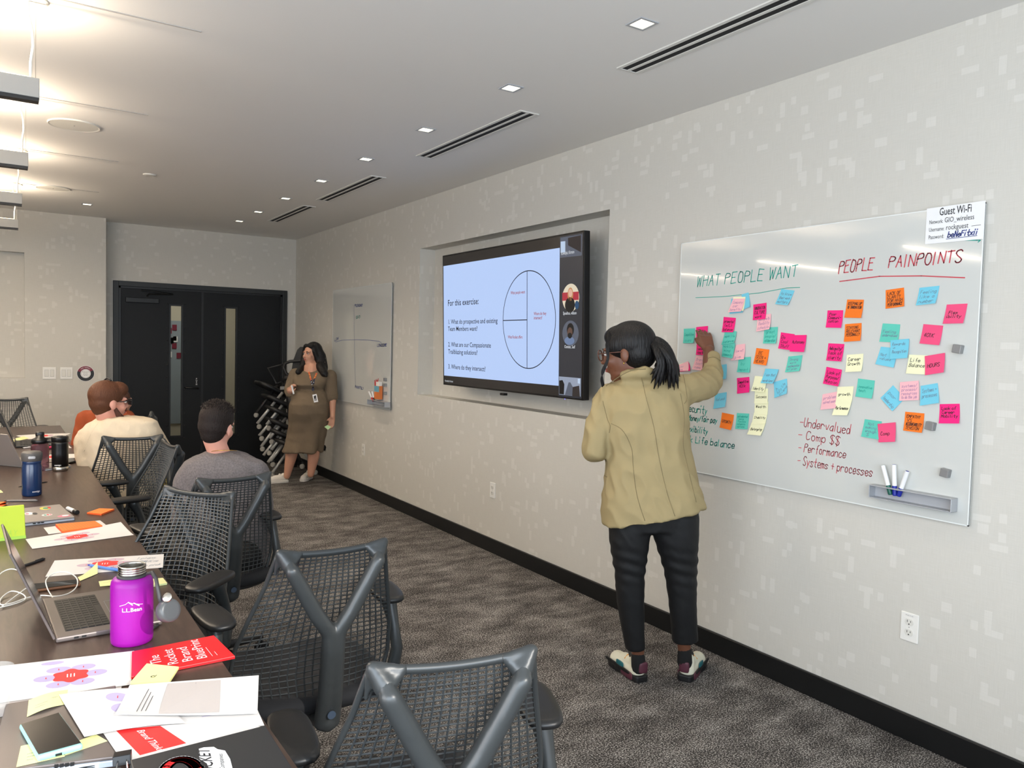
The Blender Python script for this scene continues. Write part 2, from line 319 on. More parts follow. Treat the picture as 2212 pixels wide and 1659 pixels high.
def grown(name, mb, material, parent, voxel=0.008, smooth=6, fold=None):   # one continuous skin over overlapping volumes
    me = bpy.data.meshes.new('tmp'); me.from_pydata([tuple(p) for p in mb.v], [], mb.f); me.update()
    o = bpy.data.objects.new('tmp', me); S.collection.objects.link(o)
    r = o.modifiers.new('r', 'REMESH'); r.mode = 'VOXEL'; r.voxel_size = voxel; r.use_smooth_shade = True
    if smooth: sm = o.modifiers.new('s', 'SMOOTH'); sm.factor = 0.5; sm.iterations = smooth
    dg = bpy.context.evaluated_depsgraph_get(); m2 = bpy.data.meshes.new_from_object(o.evaluated_get(dg))
    bpy.data.objects.remove(o); bpy.data.meshes.remove(me)
    if fold:
        nn = [v.normal.copy() for v in m2.vertices]
        for v, n_ in zip(m2.vertices, nn): v.co += n_*fold(v.co)
        m2.update()
    m2.name = name; vs = [v.co.copy() for v in m2.vertices]; fs = [tuple(p.vertices) for p in m2.polygons]
    bv = BVHTree.FromPolygons(vs, fs)
    if parent is not None: m2.transform(parent_matrix(parent).inverted())
    m2.materials.clear(); m2.materials.append(M[material]); m2.shade_smooth()
    ob = bpy.data.objects.new(name, m2); S.collection.objects.link(ob)
    if parent is not None: ob.parent = parent
    return ob, bv
def folds(amp, f, seed=0, extra=None):
    def g(p):
        a = NZ.noise(V((p.x*f[0]+seed, p.y*f[1], p.z*f[2]))); b = NZ.noise(V((p.x*f[0]*2.3+p.z*f[2]*1.6, p.y*f[1]*2.3+seed, p.z*f[2]*2.1)))
        d = amp*(a*.8-.9*abs(b)+.25)
        return d+(extra(p) if extra else 0)
    return g
def onto(bv, x, y, lift=0.002):
    d = ray(x, y).normalized(); h = bv.ray_cast(CAM, d)
    return None if h[0] is None else h[0]-d*lift
def print_text(txt, org, xd, yd, size, material, parent, name='lettering', align='LEFT', thick=0.0, xs=1.0, fit=None):
    c = bpy.data.curves.new('t', 'FONT'); c.body = txt; c.align_x = align; c.align_y = 'TOP_BASELINE'; c.size = 1.0
    c.resolution_u = 2; c.offset = thick
    o = bpy.data.objects.new('t', c); S.collection.objects.link(o); dg = bpy.context.evaluated_depsgraph_get()
    me = bpy.data.meshes.new_from_object(o.evaluated_get(dg)); bpy.data.objects.remove(o)
    xd = V(xd).normalized(); yd = V(yd).normalized(); org = V(org)
    if fit: xs = fit/max(1e-4, size*(max(v.co.x for v in me.vertices)-min(v.co.x for v in me.vertices)))
    mb = MB(); mb.add([org+xd*(v.co.x*size*xs)+yd*(v.co.y*size) for v in me.vertices], [tuple(p.vertices) for p in me.polygons])
    bpy.data.meshes.remove(me)
    return mb.build(name, material, parent)

# ------------------------------------------------------------------ handwriting: single-stroke letters, x 0-4, baseline 2, capitals to 9
GL = dict(A="022942 1535", B="020939483606 36443202", C="4839190704123243", D="02092947442202", E="49090242 0636", F="490902 0636", G="48391907041232434525", H="0902 4942 0646", I="2922", J="4943321203", K="0902 4906 0642", L="090242", M="0209254942", N="02094249", O="193947443212040719", P="02093948473606", Q="193947443212040719 2442", R="02093948473606 2642", S="48391908074443321203", T="0949 2922", U="090412324449", V="092249", W="0912283249", X="0942 4902", Y="092649 2622", Z="09490242",
 a="462604123244 4642", b="0902 05163644321203", c="45361604123243", d="44361604123244 4942", e="044445361604123243", f="49392822 1636", g="44361604123244 4641301001", h="0902 0516364442", i="2622 2829", j="262110 2829", k="0902 4604 1542", l="2922", m="0602 05162522 25364542", n="0602 0516364542", o="16364432120416", p="0600 05163644321203", q="4640 45361604123243", r="0602 05163645", s="4536160543321203", t="29233242 0646", u="0603123243 4642", v="062246", w="0612263246", x="0642 4602", y="0623 4610", z="06460242")
GL.update({'0': "193947443212040719", '1': "1829 2922", '4': "390444 3932", '-': "0545", '+': "0545 2327", '/': "0249", '(': "39171432", ')': "19373412", '>': "074503", '$': "48391908074443321203 2921", "'": "2928", '.': "2223"})
def chaikin(p):
    q = [p[0]]
    for a, b in zip(p[:-1], p[1:]): q += [a*0.75+b*0.25, a*0.25+b*0.75]
    return q+[p[-1]]
def strokes(txt, jit=0.35):
    x = 0; out = []; wid = []; k = 0
    for ch in txt:
        if ch == ' ': x += 3.4; k += 1; continue
        g = GL.get(ch)
        if g is None: continue
        wd = 2.2 if ch in "Iil1.'" else 4.0; sh = -2 if wd < 3 else 0
        for st in g.split():
            p = [V((x+int(st[i])+sh*0.7+random.uniform(-jit, jit)*.6, int(st[i+1])-2+random.uniform(-jit, jit), 0)) for i in range(0, len(st), 2)]
            if len(p) > 2 and ch not in 'AEFHIKLMNTVWXYZ': p = chaikin(p)
            out.append(p); wid.append(k)
        x += wd+1.5
    strokes.wid = wid
    return out, x-1.5
def write(mb, txt, f, nrm, u0, v0, width, height, w, slant=0.15, rise=0.0):
    """strokes of txt mapped to (u0..u0+width, v0..v0+height) through f(u,v)"""
    st, L = strokes(txt)
    for s_ in st:
        P = []
        for p in s_:
            a = p.x/max(L, 1e-3); b = p.y/7.0; P.append(f(u0+width*a+slant*height*b, v0+height*b+rise*a))
        mb.ribbon(P, w, nrm)

# ================================================================== ROOM
XW, XB, XT = 2.958, 2.935, 2.90
H = 2.74; YF = 9.464; YP = 9.21; YBACK = -0.9; XL = -3.5
struct('floor', MB().span((XL-.1, YBACK-.1, -0.1), (3.2, YF+2.6, 0)), 'carpet')
ceil = struct('ceiling', MB().span((XL-.1, YBACK-.1, H+0.0), (3.2, YF+0.2, H+.1)), 'ceiling_paint')
for y in (3.38, 4.80, 6.19, 7.60, 1.97):  # thin grey strips on the ceiling, running the way the pendants do
    MB().span((-1.6, y-0.004, H-0.003), (0.66, y+0.004, H+0.001)).build('ceiling_strip', 'strip_grey', ceil)
# right wall with the recess for the television
ny1, ny2, nz1, nz2, nx = 3.546, 6.042, 1.071, 2.32, 3.10
w = MB(); w.span((XW, YBACK-.1, 0), (3.2, ny1, H)); w.span((XW, ny2, 0), (3.2, YF+.1, H)); w.span((XW, ny1, 0), (3.2, ny2, nz1)); w.span((XW, ny1, nz2), (3.2, ny2, H)); w.span((nx, ny1, nz1), (3.2, ny2, nz2))
struct('wall_right', w, 'wallpaper')
dx1, dx2, dz = 0.957, 2.852, 2.115
w = MB(); w.span((0.8, YF, 0), (dx1, YF+.12, H)); w.span((dx2, YF, 0), (3.1, YF+.12, H)); w.span((dx1, YF, dz), (dx2, YF+.12, H)); struct('wall_far', w, 'wallpaper')
w = MB(); w.span((0.14, YP, 0), (0.866, YF+.12, H)); w.span((XL, YP, 0), (0.14, YF+.12, 1.068)); w.span((XL, YP, 2.321), (0.14, YF+.12, H)); w.span((XL, YP+.09, 1.068), (0.14, YF+.12, 2.321)); struct('wall_recessed', w, 'wallpaper')
bx0, bx1, bz0, bz1 = -1.9, 1.85, 0.85, 2.6
w = MB(); w.span((XL-.1, YBACK-.1, 0), (bx0, YBACK, H)); w.span((bx1, YBACK-.1, 0), (3.2, YBACK, H)); w.span((bx0, YBACK-.1, 0), (bx1, YBACK, bz0)); w.span((bx0, YBACK-.1, bz1), (bx1, YBACK, H)); struct('wall_back', w, 'wallpaper')
struct('wall_left', MB().span((XL-.1, YBACK-.1, 0), (XL, YF+.12, H)), 'wallpaper')
wn = MB()
for x in (bx0+.03, -0.65, 0.6, bx1-.03): wn.span((x-.025, YBACK-.07, bz0), (x+.025, YBACK-.02, bz1))
wn.span((bx0, YBACK-.07, bz0), (bx1, YBACK-.02, bz0+.05)); wn.span((bx0, YBACK-.07, bz1-.05), (bx1, YBACK-.02, bz1))
struct('window_1', wn, 'door_frame_black')
struct('baseboard_right', MB().span((XW-.016, YBACK, 0), (XW, YF, .104)), 'baseboard_black', bevel=.004)
struct('baseboard_far', MB().span((.87, YF-.014, 0), (dx1, YF, .104)).span((dx2, YF-.014, 0), (XW, YF, .104)), 'baseboard_black')
struct('baseboard_left', MB().span((XL, YP-.014, 0), (.866, YP, .104)), 'baseboard_black')
# corridor behind the doors
c = MB(); c.span((0.3, YF+2.3, 0), (3.2, YF+2.4, H)); c.span((3.15, YF+.12, 0), (3.2, YF+2.4, H)); c.span((0.3, YF+.12, 0), (0.35, YF+2.4, H)); c.span((0.3, YF+.12, H), (3.2, YF+2.4, H+.05))
struct('trim_1', c, 'corridor_wall')
light('corridor_light', 'AREA', 16, (1.0, 0.95, 0.86), (1.8, YF+1.2, H-.05), (0, 0, -1), shape='SQUARE', size=0.9)
wb = thing('notice_board', 'pale blue panel with small pinned pictures seen through the left door glass', 'notice board', (1.95, YF+2.28, 0.3))
MB().span((1.78, YF+2.28, .3), (2.12, YF+2.298, 1.75)).build('panel', 'corridor_blue', wb)
for i in range(14):
    x = 1.82+random.random()*.24; z = 1.2+random.random()*.5
    MB().span((x-.03, YF+2.272, z-.04), (x+.03, YF+2.279, z+.04)).build('picture', random.choice(['print_white', 'sign_maroon', 'print_grey', 'corridor_blue', 'marker_black']), wb)

# double door
door = bpy.data.objects.new('door_1', None); S.collection.objects.link(door); door.location = (1.9, YF, 0); door['kind'] = 'structure'
fr = MB(); t = .055
fr.span((dx1, YF-.02, 0), (dx1+t, YF+.1, dz)); fr.span((dx2-t, YF-.02, 0), (dx2, YF+.1, dz)); fr.span((dx1+t, YF-.02, dz-t), (dx2-t, YF+.1, dz))
fr.build('door_frame', 'door_frame_black', door, bevel=.003)
st = MB(); st.span((dx1+t, YF+.005, 0), (dx1+t+.022, YF+.02, dz-t)); st.span((dx2-t-.022, YF+.005, 0), (dx2-t, YF+.02, dz-t)); st.span((dx1+t, YF+.005, dz-t-.02), (dx2-t, YF+.02, dz-t)); st.build('door_stop', 'hardware_black', door)
mid = aty(438, 700, YF).x
def leaf(x0, x1, gx0, gx1, gz0, gz1):
    y0, y1 = YF+.022, YF+.062; z1 = dz-t-.006
    m = MB(); m.span((x0, y0, .01), (gx0, y1, z1)); m.span((gx1, y0, .01), (x1, y1, z1)); m.span((gx0, y0, .01), (gx1, y1, gz0)); m.span((gx0, y0, gz1), (gx1, y1, z1))
    lf = m.build('door_leaf', 'door_black', door)
    f2 = MB(); b = .014
    for a, c_ in (((gx0-b, y0-.008, gz0-b), (gx0+.004, y0+.004, gz1+b)), ((gx1-.004, y0-.008, gz0-b), (gx1+b, y0+.004, gz1+b)), ((gx0, y0-.008, gz0-b), (gx1, y0+.004, gz0+.004)), ((gx0, y0-.008, gz1-.004), (gx1, y0+.004, gz1+b))): f2.span(a, c_)
    f2.build('glazing_frame', 'hardware_black', lf)
    MB().span((gx0, y0+.016, gz0), (gx1, y0+.022, gz1)).build('pane', 'glass', lf)
    bt = MB()
    for k in range(12):
        z = gz0-.02+(gz1-gz0+.04)*k/11
        for x in (gx0-.033, gx1+.033): bt.ell((x, y0-.001, z), (.007, .005, .007), nu=8, nv=6)
    bt.build('bolts', 'bolt_black', lf)['kind'] = 'stuff'
    return lf
g1 = (aty(368, 660, YF+.03), aty(389, 941, YF+.03)); g2 = (aty(487, 667, YF+.03), aty(507, 900, YF+.03))
l1 = leaf(dx1+t+.004, mid-.003, g1[0].x, g1[1].x+.01, g1[1].z, g1[0].z); l2 = leaf(mid+.003, dx2-t-.004, g2[0].x, g2[1].x+.005, g1[1].z, g1[0].z)
y0 = YF+.022; a = aty(271, 641, y0); b = aty(342, 656, y0)
cl = MB().span((a.x, y0-.05, b.z), (b.x, y0, a.z-.005)).build('door_closer', 'hardware_black', l1, bevel=.004)
p0, p1, p2 = aty(318, 640, y0-.04), aty(322, 635, y0-.06), aty(374, 636, y0-.02)
MB().tube([p0, p1, p2], .010, 6).build('closer_arm', 'hardware_black', l1)
MB().tube([p2, aty(330, 629, y0-.03), aty(305, 627, YF)], .010, 6).build('closer_arm', 'hardware_black', l1)
a = aty(401, 837, y0-.03); b = aty(429, 839, y0-.03)
MB().tube([a+V((0, .03, 0)), a, b, b+V((0, .03, 0))], .010, 8).build('door_pull', 'hardware_black', l1, smooth=True)
for i, ch in enumerate("PUSH"):
    print_text(ch, aty(424.5, 820+i*4.0, y0-.002), (1, 0, 0), (0, 0, 1), .026, 'print_white', l1, 'push_lettering', 'CENTER')
MB().span((mid-.012, y0-.004, .01), (mid+.012, y0, dz-t-.01)).build('astragal', 'hardware_black', l1)

# ================================================================== CEILING FIXTURES
dys = [2.272, 3.189, 4.094, 4.988, 5.873, 6.791, 7.672, 8.40]
def downlight(x, y, label):
    t = thing('downlight', label, 'ceiling light', (x, y, H), 0, 'small square recessed ceiling lights')
    s_, o_ = .034, .045; m = MB()
    for a, b in (((-o_, -o_), (o_, -s_)), ((-o_, s_), (o_, o_)), ((-o_, -s_), (-s_, s_)), ((s_, -s_), (o_, s_))): m.span((x+a[0], y+a[1], H-.004), (x+b[0], y+b[1], H))
    m.build('trim_ring', 'silver_plastic', t)
    MB().add([(x-s_, y-s_, H-.001), (x+s_, y-s_, H-.001), (x+s_, y+s_, H-.001), (x-s_, y+s_, H-.001)], [(0, 1, 2, 3)]).build('lamp', 'downlight_glow', t)
    light('downlight_beam', 'SPOT', 21, (1.0, .86, .68), (x, y, H-.01), (0, 0, -1), spot_size=1.9, spot_blend=1.0, shadow_soft_size=.04).parent = None
    return t
ordn = ['nearest', 'second', 'third', 'fourth', 'fifth', 'sixth', 'seventh', 'eighth and farthest']
for i, y in enumerate(dys): downlight(2.025, y, f'{ordn[i]} small square light of the row beside the slot vents')
downlight(0.628, 8.363, 'lone small square ceiling light above the switch wall')
vent_lab = ['nearest long double slot vent, cut by the picture top', 'second nearest double slot vent in the white ceiling', 'third nearest double slot vent above the television recess end', 'farthest short double slot vent near the far wall corner']
for (y0_, y1_), lb in zip([(1.44, 2.67), (3.46, 4.675), (5.45, 6.65), (7.03, 8.155)], vent_lab):
    t = thing('slot_vent', lb, 'ceiling vent', (2.31, (y0_+y1_)/2, H), 0, 'linear slot diffusers along the wall')
    m = MB()
    for a, b in ((2.250, 2.268), (2.302, 2.318), (2.352, 2.372)): m.span((a, y0_, H-.006), (b, y1_, H))
    m.span((2.25, y0_-.012, H-.006), (2.372, y0_, H)); m.span((2.25, y1_, H-.006), (2.372, y1_+.012, H)); m.build('frame', 'white_trim', t, bevel=.001)
    for a, b in ((2.268, 2.302), (2.318, 2.352)): MB().span((a, y0_, H-.003), (b, y1_, H-.001)).build('slot', 'vent_dark', t)
for (x, y, r, lb) in ((.332, 5.30, .138, 'large round white ceiling speaker cover between the first two pendants'), (.324, 7.656, .130, 'smaller looking round white speaker cover deeper in the room')):
    t = thing('ceiling_speaker', lb, 'speaker', (x, y, H))
    MB().lathe([(r-.012, -.0055), (r-.004, -.008), (r, -.004), (r, 0)], (x, y, H), 48).build('grille', 'off_white_plastic', t, smooth=False)
    MB().ell((x, y, H-.006), (.004, .004, .003)).build('screw', 'slot_grey', t)
t = tag(MB().lathe([(.03, -.012), (.045, -.008), (.047, 0)], (.907, 6.52, H), 32).build('sprinkler_cover', 'off_white_plastic'), 'tiny round flush sprinkler cover on the ceiling by itself', 'sprinkler')
# pendants: long bars crossing the room above the table
plab = ['nearest grey bar pendant lamp on a white cord', 'second grey bar pendant lamp from the camera', 'third grey bar pendant lamp from the camera', 'farthest bar pendant lamp showing only its dark underside']
for k, (y, xe) in enumerate(((3.42, .102), (4.83, .093), (6.23, .084), (7.65, .076))):
    t = thing('pendant_lamp', plab[k], 'pendant lamp', (-.6, y, 2.36), 0, 'linear bar pendants above the conference table')
    x0, x1, z0, z1 = -1.30, xe, 2.378, 2.449
    MB().span((x0, y-.004, z0), (x1, y+.05, z1)).build('housing', 'lamp_shell', t, bevel=.002)
    MB().span((x0+.005, y, z0-.013), (x1-.002, y+.046, z0)).build('louvre', 'lamp_black', t)
    MB().span((x0+.03, y+.006, z1), (x1-.03, y+.044, z1+.003)).build('uplight', 'lamp_glow', t)
    light('pendant_glow', 'AREA', 24, (1.0, .83, .64), ((x0+x1)/2, y+.023, z1+.012), (0, 0, 1), shape='RECTANGLE', size=1.25, size_y=.05)
    light('pendant_downglow', 'AREA', 11, (1.0, .84, .66), ((x0+x1)/2, y+.023, z0-.02), (0, 0, -1), shape='RECTANGLE', size=1.25, size_y=.05)
    xc = xe-.027; wv = [(xc-.009, H), (xc-.006, H-.06), (xc+.006, H-.12), (xc+.008, H-.17), (xc, H-.23), (xc, z1)]
    MB().tube([V((a, y+.02, b)) for a, b in wv], .0048, 8).build('cord', 'cord_white', t, smooth=True)
    MB().tube([V((xe-.01, y+.025, H)), V((xe-.012, y+.025, z1))], .0012, 5).build('suspension_wire', 'steel', t)
    MB().lathe([(.055, -.010), (.062, -.006), (.062, 0)], (xe-.03, y+.03, H), 32).build('canopy', 'off_white_plastic', t)
    MB().tube([V((x0+.05, y+.02, H)), V((x0+.05, y+.02, z1))], .0048, 8).build('cord', 'cord_white', t)

# ================================================================== WALL FIXTURES
def outlet(y, z, label, X=XW):
    t = thing('wall_outlet', label, 'outlet', (X, y, z), 0, 'duplex outlets low on the wallpapered wall')
    MB().span((X-.006, y-.036, z-.057), (X, y+.036, z+.057)).build('cover_plate', 'white_plastic', t, bevel=.003)
    for dz_ in (-.0205, .0205):
        m = MB(); ring = []
        for i in range(28):
            a = 2*PI*i/28; ring.append(V((X-.0062, y+.0165*math.cos(a), z+dz_+max(-.0125, min(.0125, .0165*math.sin(a))))))
        m.prism(ring, (-.0022, 0, 0)); rc = m.build('receptacle', 'off_white_plastic', t)
        s_ = MB(); s_.span((X-.0090, y+.0056, z+dz_-.001), (X-.0083, y+.0076, z+dz_+.008)); s_.span((X-.0090, y-.0076, z+dz_), (X-.0083, y-.0056, z+dz_+.007)); s_.build('slots', 'slot_dark', rc)
        MB().lathe([(.0025, 0), (.0025, .0008)], (X-.0082, y, z+dz_-.0075), 12, V((-1, 0, 0))).build('ground_hole', 'bolt_black', rc)
    MB().lathe([(.002, 0), (.002, .001)], (X-.006, y, z), 10, V((-1, 0, 0))).build('screw', 'slot_grey', t)
    return t
outlet(1.646, .444, 'nearest white wall outlet, low under the big glass board')
outlet(4.767, .455, 'white wall outlet under the television, middle of three')
outlet(7.222, .445, 'farthest white wall outlet, under the small glass board')
print_text('PPLB-1C-20', V((XW-.0065, 1.646+.016, .444+.044)), (0, -1, 0), (0, 0, 1), .0062, 'print_grey', bpy.data.objects['wall_outlet'], 'lettering')
for nm, (xa, za, xb, zb) in dict(a=(.293, 1.177, .410, 1.054), b=(.447, 1.177, .559, 1.054)).items():
    t = thing('light_switch', 'double rocker switch plate, the one '+('nearer the wall recess' if nm == 'a' else 'beside the round sign'), 'light switch', ((xa+xb)/2, YP, zb))
    MB().span((xa, YP-.006, zb), (xb, YP, za)).build('cover_plate', 'white_plastic', t, bevel=.003)
    for k in (-1, 1):
        c_ = (xa+xb)/2+k*.024
        MB().span((c_-.018, YP-.0075, zb+.026), (c_+.018, YP-.006, za-.026)).build('bezel', 'slot_grey', t)
        MB().span((c_-.0165, YP-.0105, zb+.028), (c_+.0165, YP-.006, za-.028)).build('rocker', 'off_white_plastic', t, bevel=.001)
t = thing('round_sign', 'round maroon and black ring sign with small lettering', 'sign', (.677, YP, 1.11))
def ringmb(cx, cz, y, r0, r1, a0, a1, n=24, th=.001):
    m = MB(); vs = []
    for i in range(n+1):
        a = a0+(a1-a0)*i/n
        for r in (r0, r1): vs += [V((cx+r*math.cos(a), y, cz+r*math.sin(a)))]
    m.add(vs, [(2*i, 2*i+1, 2*i+3, 2*i+2) for i in range(n)]); return m
cx_, cz_ = .677, 1.112
MB().lathe([(.081, 0), (.081, .003)], (cx_, YP, cz_), 48, V((0, -1, 0))).build('disc', 'print_white', t)
ringmb(cx_, cz_, YP-.0035, .047, .078, -PI*.75, PI*.15).build('black_ring', 'marker_black', t); ringmb(cx_, cz_, YP-.0035, .047, .078, PI*.9, PI*1.25).build('black_ring', 'marker_black', t)
ringmb(cx_, cz_, YP-.0035, .047, .078, PI*.15, PI*.9).build('maroon_ring', 'sign_maroon', t)
ringmb(cx_, cz_, YP-.0037, .040, .0425, 0, 2*PI, 48).build('thin_ring', 'print_grey', t)
for i, tx in enumerate(('PLEASE SILENCE', 'Your Phone', 'and enjoy the', 'MEETING')): print_text(tx, (cx_, YP-.004, cz_+.014-i*.012), (1, 0, 0), (0, 0, 1), .0095, 'print_black', t, align='CENTER')
for i, ch in enumerate('MUTE YOURSELF'):
    a = PI*.72-i*.115; print_text(ch, (cx_+.058*math.cos(a), YP-.004, cz_+.058*math.sin(a)), (math.sin(a), 0, -math.cos(a)), (math.cos(a), 0, math.sin(a)), .014, 'print_white', t, align='CENTER')

# ================================================================== TELEVISION
# the screen tilts down a little: top edge nearer to the wall line, bottom nearer to the viewer
def tvplane(x, y):
    n = V((1, 0, 0.030)).normalized(); p0 = V((2.885, 4.7, 1.65)); d = ray(x, y)
    return CAM + d*((p0-CAM).dot(n)/d.dot(n))
TVN = V((-1, 0, -0.030)).normalized()
tv = thing('television', 'large black wall television showing an exercise slide and call participants', 'television', (2.93, 4.68, 1.1))
q = [tvplane(956.3, 552.3), tvplane(1263.2, 497.4), tvplane(1259, 865), tvplane(958.2, 830.9)]
y2 = (q[0].y+q[3].y)/2; y1 = (q[1].y+q[2].y)/2
def onpl(y, z): return V((2.885-0.030*(z-1.65), y, z))
zt = (q[0].z+q[1].z)/2; zb = (q[3].z+q[2].z)/2
Q = [onpl(y2, zt), onpl(y1, zt), onpl(y1, zb), onpl(y2, zb)]
MB().slab(Q, -TVN*.045).build('cabinet', 'tv_side', tv, bevel=.003)
MB().slab([onpl(y2-.5, zt-.25), onpl(y1+.5, zt-.25), onpl(y1+.5, zb+.2), onpl(y2-.5, zb+.2)], -TVN*.17).build('wall_mount', 'tv_black', tv)
def inset(q, a): return [onpl(y2-a, zt-a), onpl(y1+a, zt-a), onpl(y1+a, zb+a), onpl(y2-a, zb+a)]
MB().poly([p+TVN*.0008 for p in inset(Q, .0)]).build('bezel', 'tv_black', tv)
MB().poly([p+TVN*.0016 for p in inset(Q, .012)]).build('screen', 'screen_band', tv)
sc = tv.children[-1]
def sq(pts, m, nm, lift, par=None): return MB().poly([tvplane(*p)+TVN*lift for p in pts]).build(nm, m, par or tv)
sq([(1209.8, 511), (1261, 502), (1256.5, 861.5), (1207, 856)], 'screen_side', 'side_panel', .0022)
sq([(958.5, 575), (1210, 535.3), (1207.3, 833.3), (960, 811)], 'screen_slide', 'slide', .0026)
# slide print
ys = V((0, -1, 0)); zs = V((0, 0.0, 1)) + V((-.030, 0, 0))
def tvt(tx, x, y, size, m, x2=None, **k): return print_text(tx, tvplane(x, y)+TVN*.0034, ys, zs, size, m, tv, 'slide_lettering', fit=None if x2 is None else (tvplane(x2, y)-tvplane(x, y)).length, **k)
for tx, x, y, s_ in (('For this exercise:', 968, 661, (.066, 1034)), ('1. What do prospective and existing', 968.5, 700, (.050, 1074)), ('Team Members want?', 968.5, 715, (.050, 1032)), ('2. What are our Compassionate', 969, 748.5, (.050, 1061)), ('Trailblazing solutions?', 969, 764, (.050, 1032)), ('3. Where do they intersect?', 969, 796, (.050, 1049))): tvt(tx, x, y, s_[0], 'screen_ink', s_[1], thick=.008)
for tx, x, y, s_ in (('What people want', 1104, 636, 1135), ('Where do they', 1154, 681, 1181), ('intersect?', 1154, 690, 1172), ('What Rocket offers', 1098, 731, 1129.5)): tvt(tx, x, y, .030, 'screen_red', s_, thick=.012)
m = MB(); P = []
for i in range(73):
    a = 2*PI*i/72
    top, bot, lf, rt = tvplane(1145, 584.5), tvplane(1143, 796), tvplane(1087.5, 690), tvplane(1201, 690)
    P.append(onpl((lf.y+rt.y)/2+(lf.y-rt.y)/2*math.cos(a), (top.z+bot.z)/2+(top.z-bot.z)/2*math.sin(a))+TVN*.0034)
m.ribbon(P, .006, TVN); cy_ = tvplane(1139.5, 690).y; ph = abs(((cy_-(lf.y+rt.y)/2)/((lf.y-rt.y)/2)))
hz = (top.z-bot.z)/2*math.sqrt(1-ph*ph); cz0 = (top.z+bot.z)/2
m.ribbon([onpl(cy_, cz0+hz)+TVN*.0034, onpl(cy_, cz0-hz)+TVN*.0034], .006, TVN); m.ribbon([onpl(lf.y, cz0)+TVN*.0034, onpl(cy_, cz0)+TVN*.0034], .006, TVN)
m.build('circle_diagram', 'screen_ink', tv)
# call tiles
def disc(cx, cy, r, m_, lift, k=1.0, n=28, a0=0, a1=2*PI, sx=1.0):
    c_ = tvplane(cx, cy); return MB().poly([c_+ys*(r*sx*math.cos(a0+(a1-a0)*i/n))+zs*(r*k*math.sin(a0+(a1-a0)*i/n))+TVN*lift for i in range(n)]).build('call_picture', m_, tv)
def rect(cx, cy, w_, h_, m_, lift):
    c_ = tvplane(cx, cy); return MB().poly([c_+ys*a*w_/2+zs*b*h_/2+TVN*lift for a, b in ((-1, -1), (1, -1), (1, 1), (-1, 1))]).build('call_picture', m_, tv)
disc(1233.5, 643, .085, 'screen_pic_cream', .003); rect(1233, 640, .165, .05, 'screen_pic_red', .0032); disc(1233, 636, .028, 'screen_pic_hair', .0034, 1.5); disc(1233, 633, .020, 'screen_pic_skin', .0036, 1.25); disc(1232, 659, .050, 'screen_pic_black', .0034, .95); disc(1247, 659, .02, 'screen_pic_blue', .0033, 1.3)
disc(1233, 720, .082, 'screen_pic_grey', .003, .95); disc(1233, 712, .036, 'screen_pic_black', .0034, 1.1); disc(1232, 719, .026, 'screen_pic_dskin', .0036, 1.3); disc(1232, 725, .022, 'screen_pic_black', .0038, .8); disc(1231, 736, .05, 'screen_pic_shirt', .0035, .5)
for tx, x, y, s_ in (('Spoelhof, Allison', 1217, 680, 1246), ('Osman, Seif', 1220, 752, 1243), ('Kowalyk, Kirsten', 1213, 551, 1241)): tvt(tx, x, y[0] if 0 else y, .028, 'screen_white', s_, thick=.006)
sq([(1211.5, 513.5), (1258.5, 506), (1257.5, 552), (1211, 557)], 'screen_pic_grey', 'call_picture', .003); sq([(1212, 522), (1222, 521), (1222, 545), (1212, 546)], 'screen_pic_glow', 'call_picture', .0033); sq([(1228, 514), (1256, 508), (1256, 545), (1228, 530)], 'screen_pic_brown', 'call_picture', .0033)
sq([(1208.5, 813), (1255.5, 817), (1255, 857), (1208.5, 852)], 'screen_pic_lgrey', 'call_picture', .003); sq([(1221, 853), (1229, 826), (1233, 826), (1249, 856)], 'screen_pic_grey', 'call_picture', .0033); sq([(1209, 851), (1209, 822), (1216, 821), (1220, 830), (1219, 852)], 'screen_pic_black', 'call_picture', .0034); sq([(1249, 818), (1254, 818), (1254, 829), (1249, 828)], 'screen_pic_glow', 'call_picture', .0034); sq([(1237, 856), (1238, 836), (1252, 833), (1254, 857)], 'screen_pic_brown', 'call_picture', .0034)
tvt('Kowalyk, Kirsten', 962, 824, .020, 'screen_white', 979)
MB().box(tvplane(1088, 849)+V((0, 0, -.008)), (.03, .05, .016)).build('sensor', 'tv_black', tv)
MB().ell(tvplane(1221, 862)+TVN*.003, .003).build('status_light', mat('led_blue', (60, 60, 220), .4, emit=(110, 110, 255), estr=2), tv)
# ================================================================== GLASS BOARDS
def board(name, label, ya, yb, za, zb):
    t = thing(name, label, 'whiteboard', (XB, (ya+yb)/2, za))
    MB().span((XB, ya, za), (XB+.006, yb, zb)).build('glass_panel', 'board_glass', t, bevel=.0015)
    e = MB(); w_ = .004
    for a, b in (((XB-.0006, ya, za), (XB+.0066, ya+w_, zb)), ((XB-.0006, yb-w_, za), (XB+.0066, yb, zb)), ((XB-.0006, ya, za), (XB+.0066, yb, za+w_)), ((XB-.0006, ya, zb-w_), (XB+.0066, yb, zb))): e.span(a, b)
    e.build('polished_edge', 'board_edge', t)
    s_ = MB()
    for y in (ya+.12, yb-.12):
        for z in (za+.12, zb-.12): s_.span((XB+.006, y-.02, z-.02), (XW, y+.02, z+.02))
    s_.build('standoff', 'board_back', t)
    return t
B1 = board('glass_board', 'big white glass board covered with coloured sticky notes', 1.437, 2.935, .888, 2.06)
B2 = board('glass_board', 'small far glass board with a faint blue hand drawn cross', 6.56, 8.09, .893, 2.06)
def fb(u, v): return u
NB = V((-1, 0, 0))
def on_board(x, y, lift=.0006): return atx(x, y, XB) + NB*lift
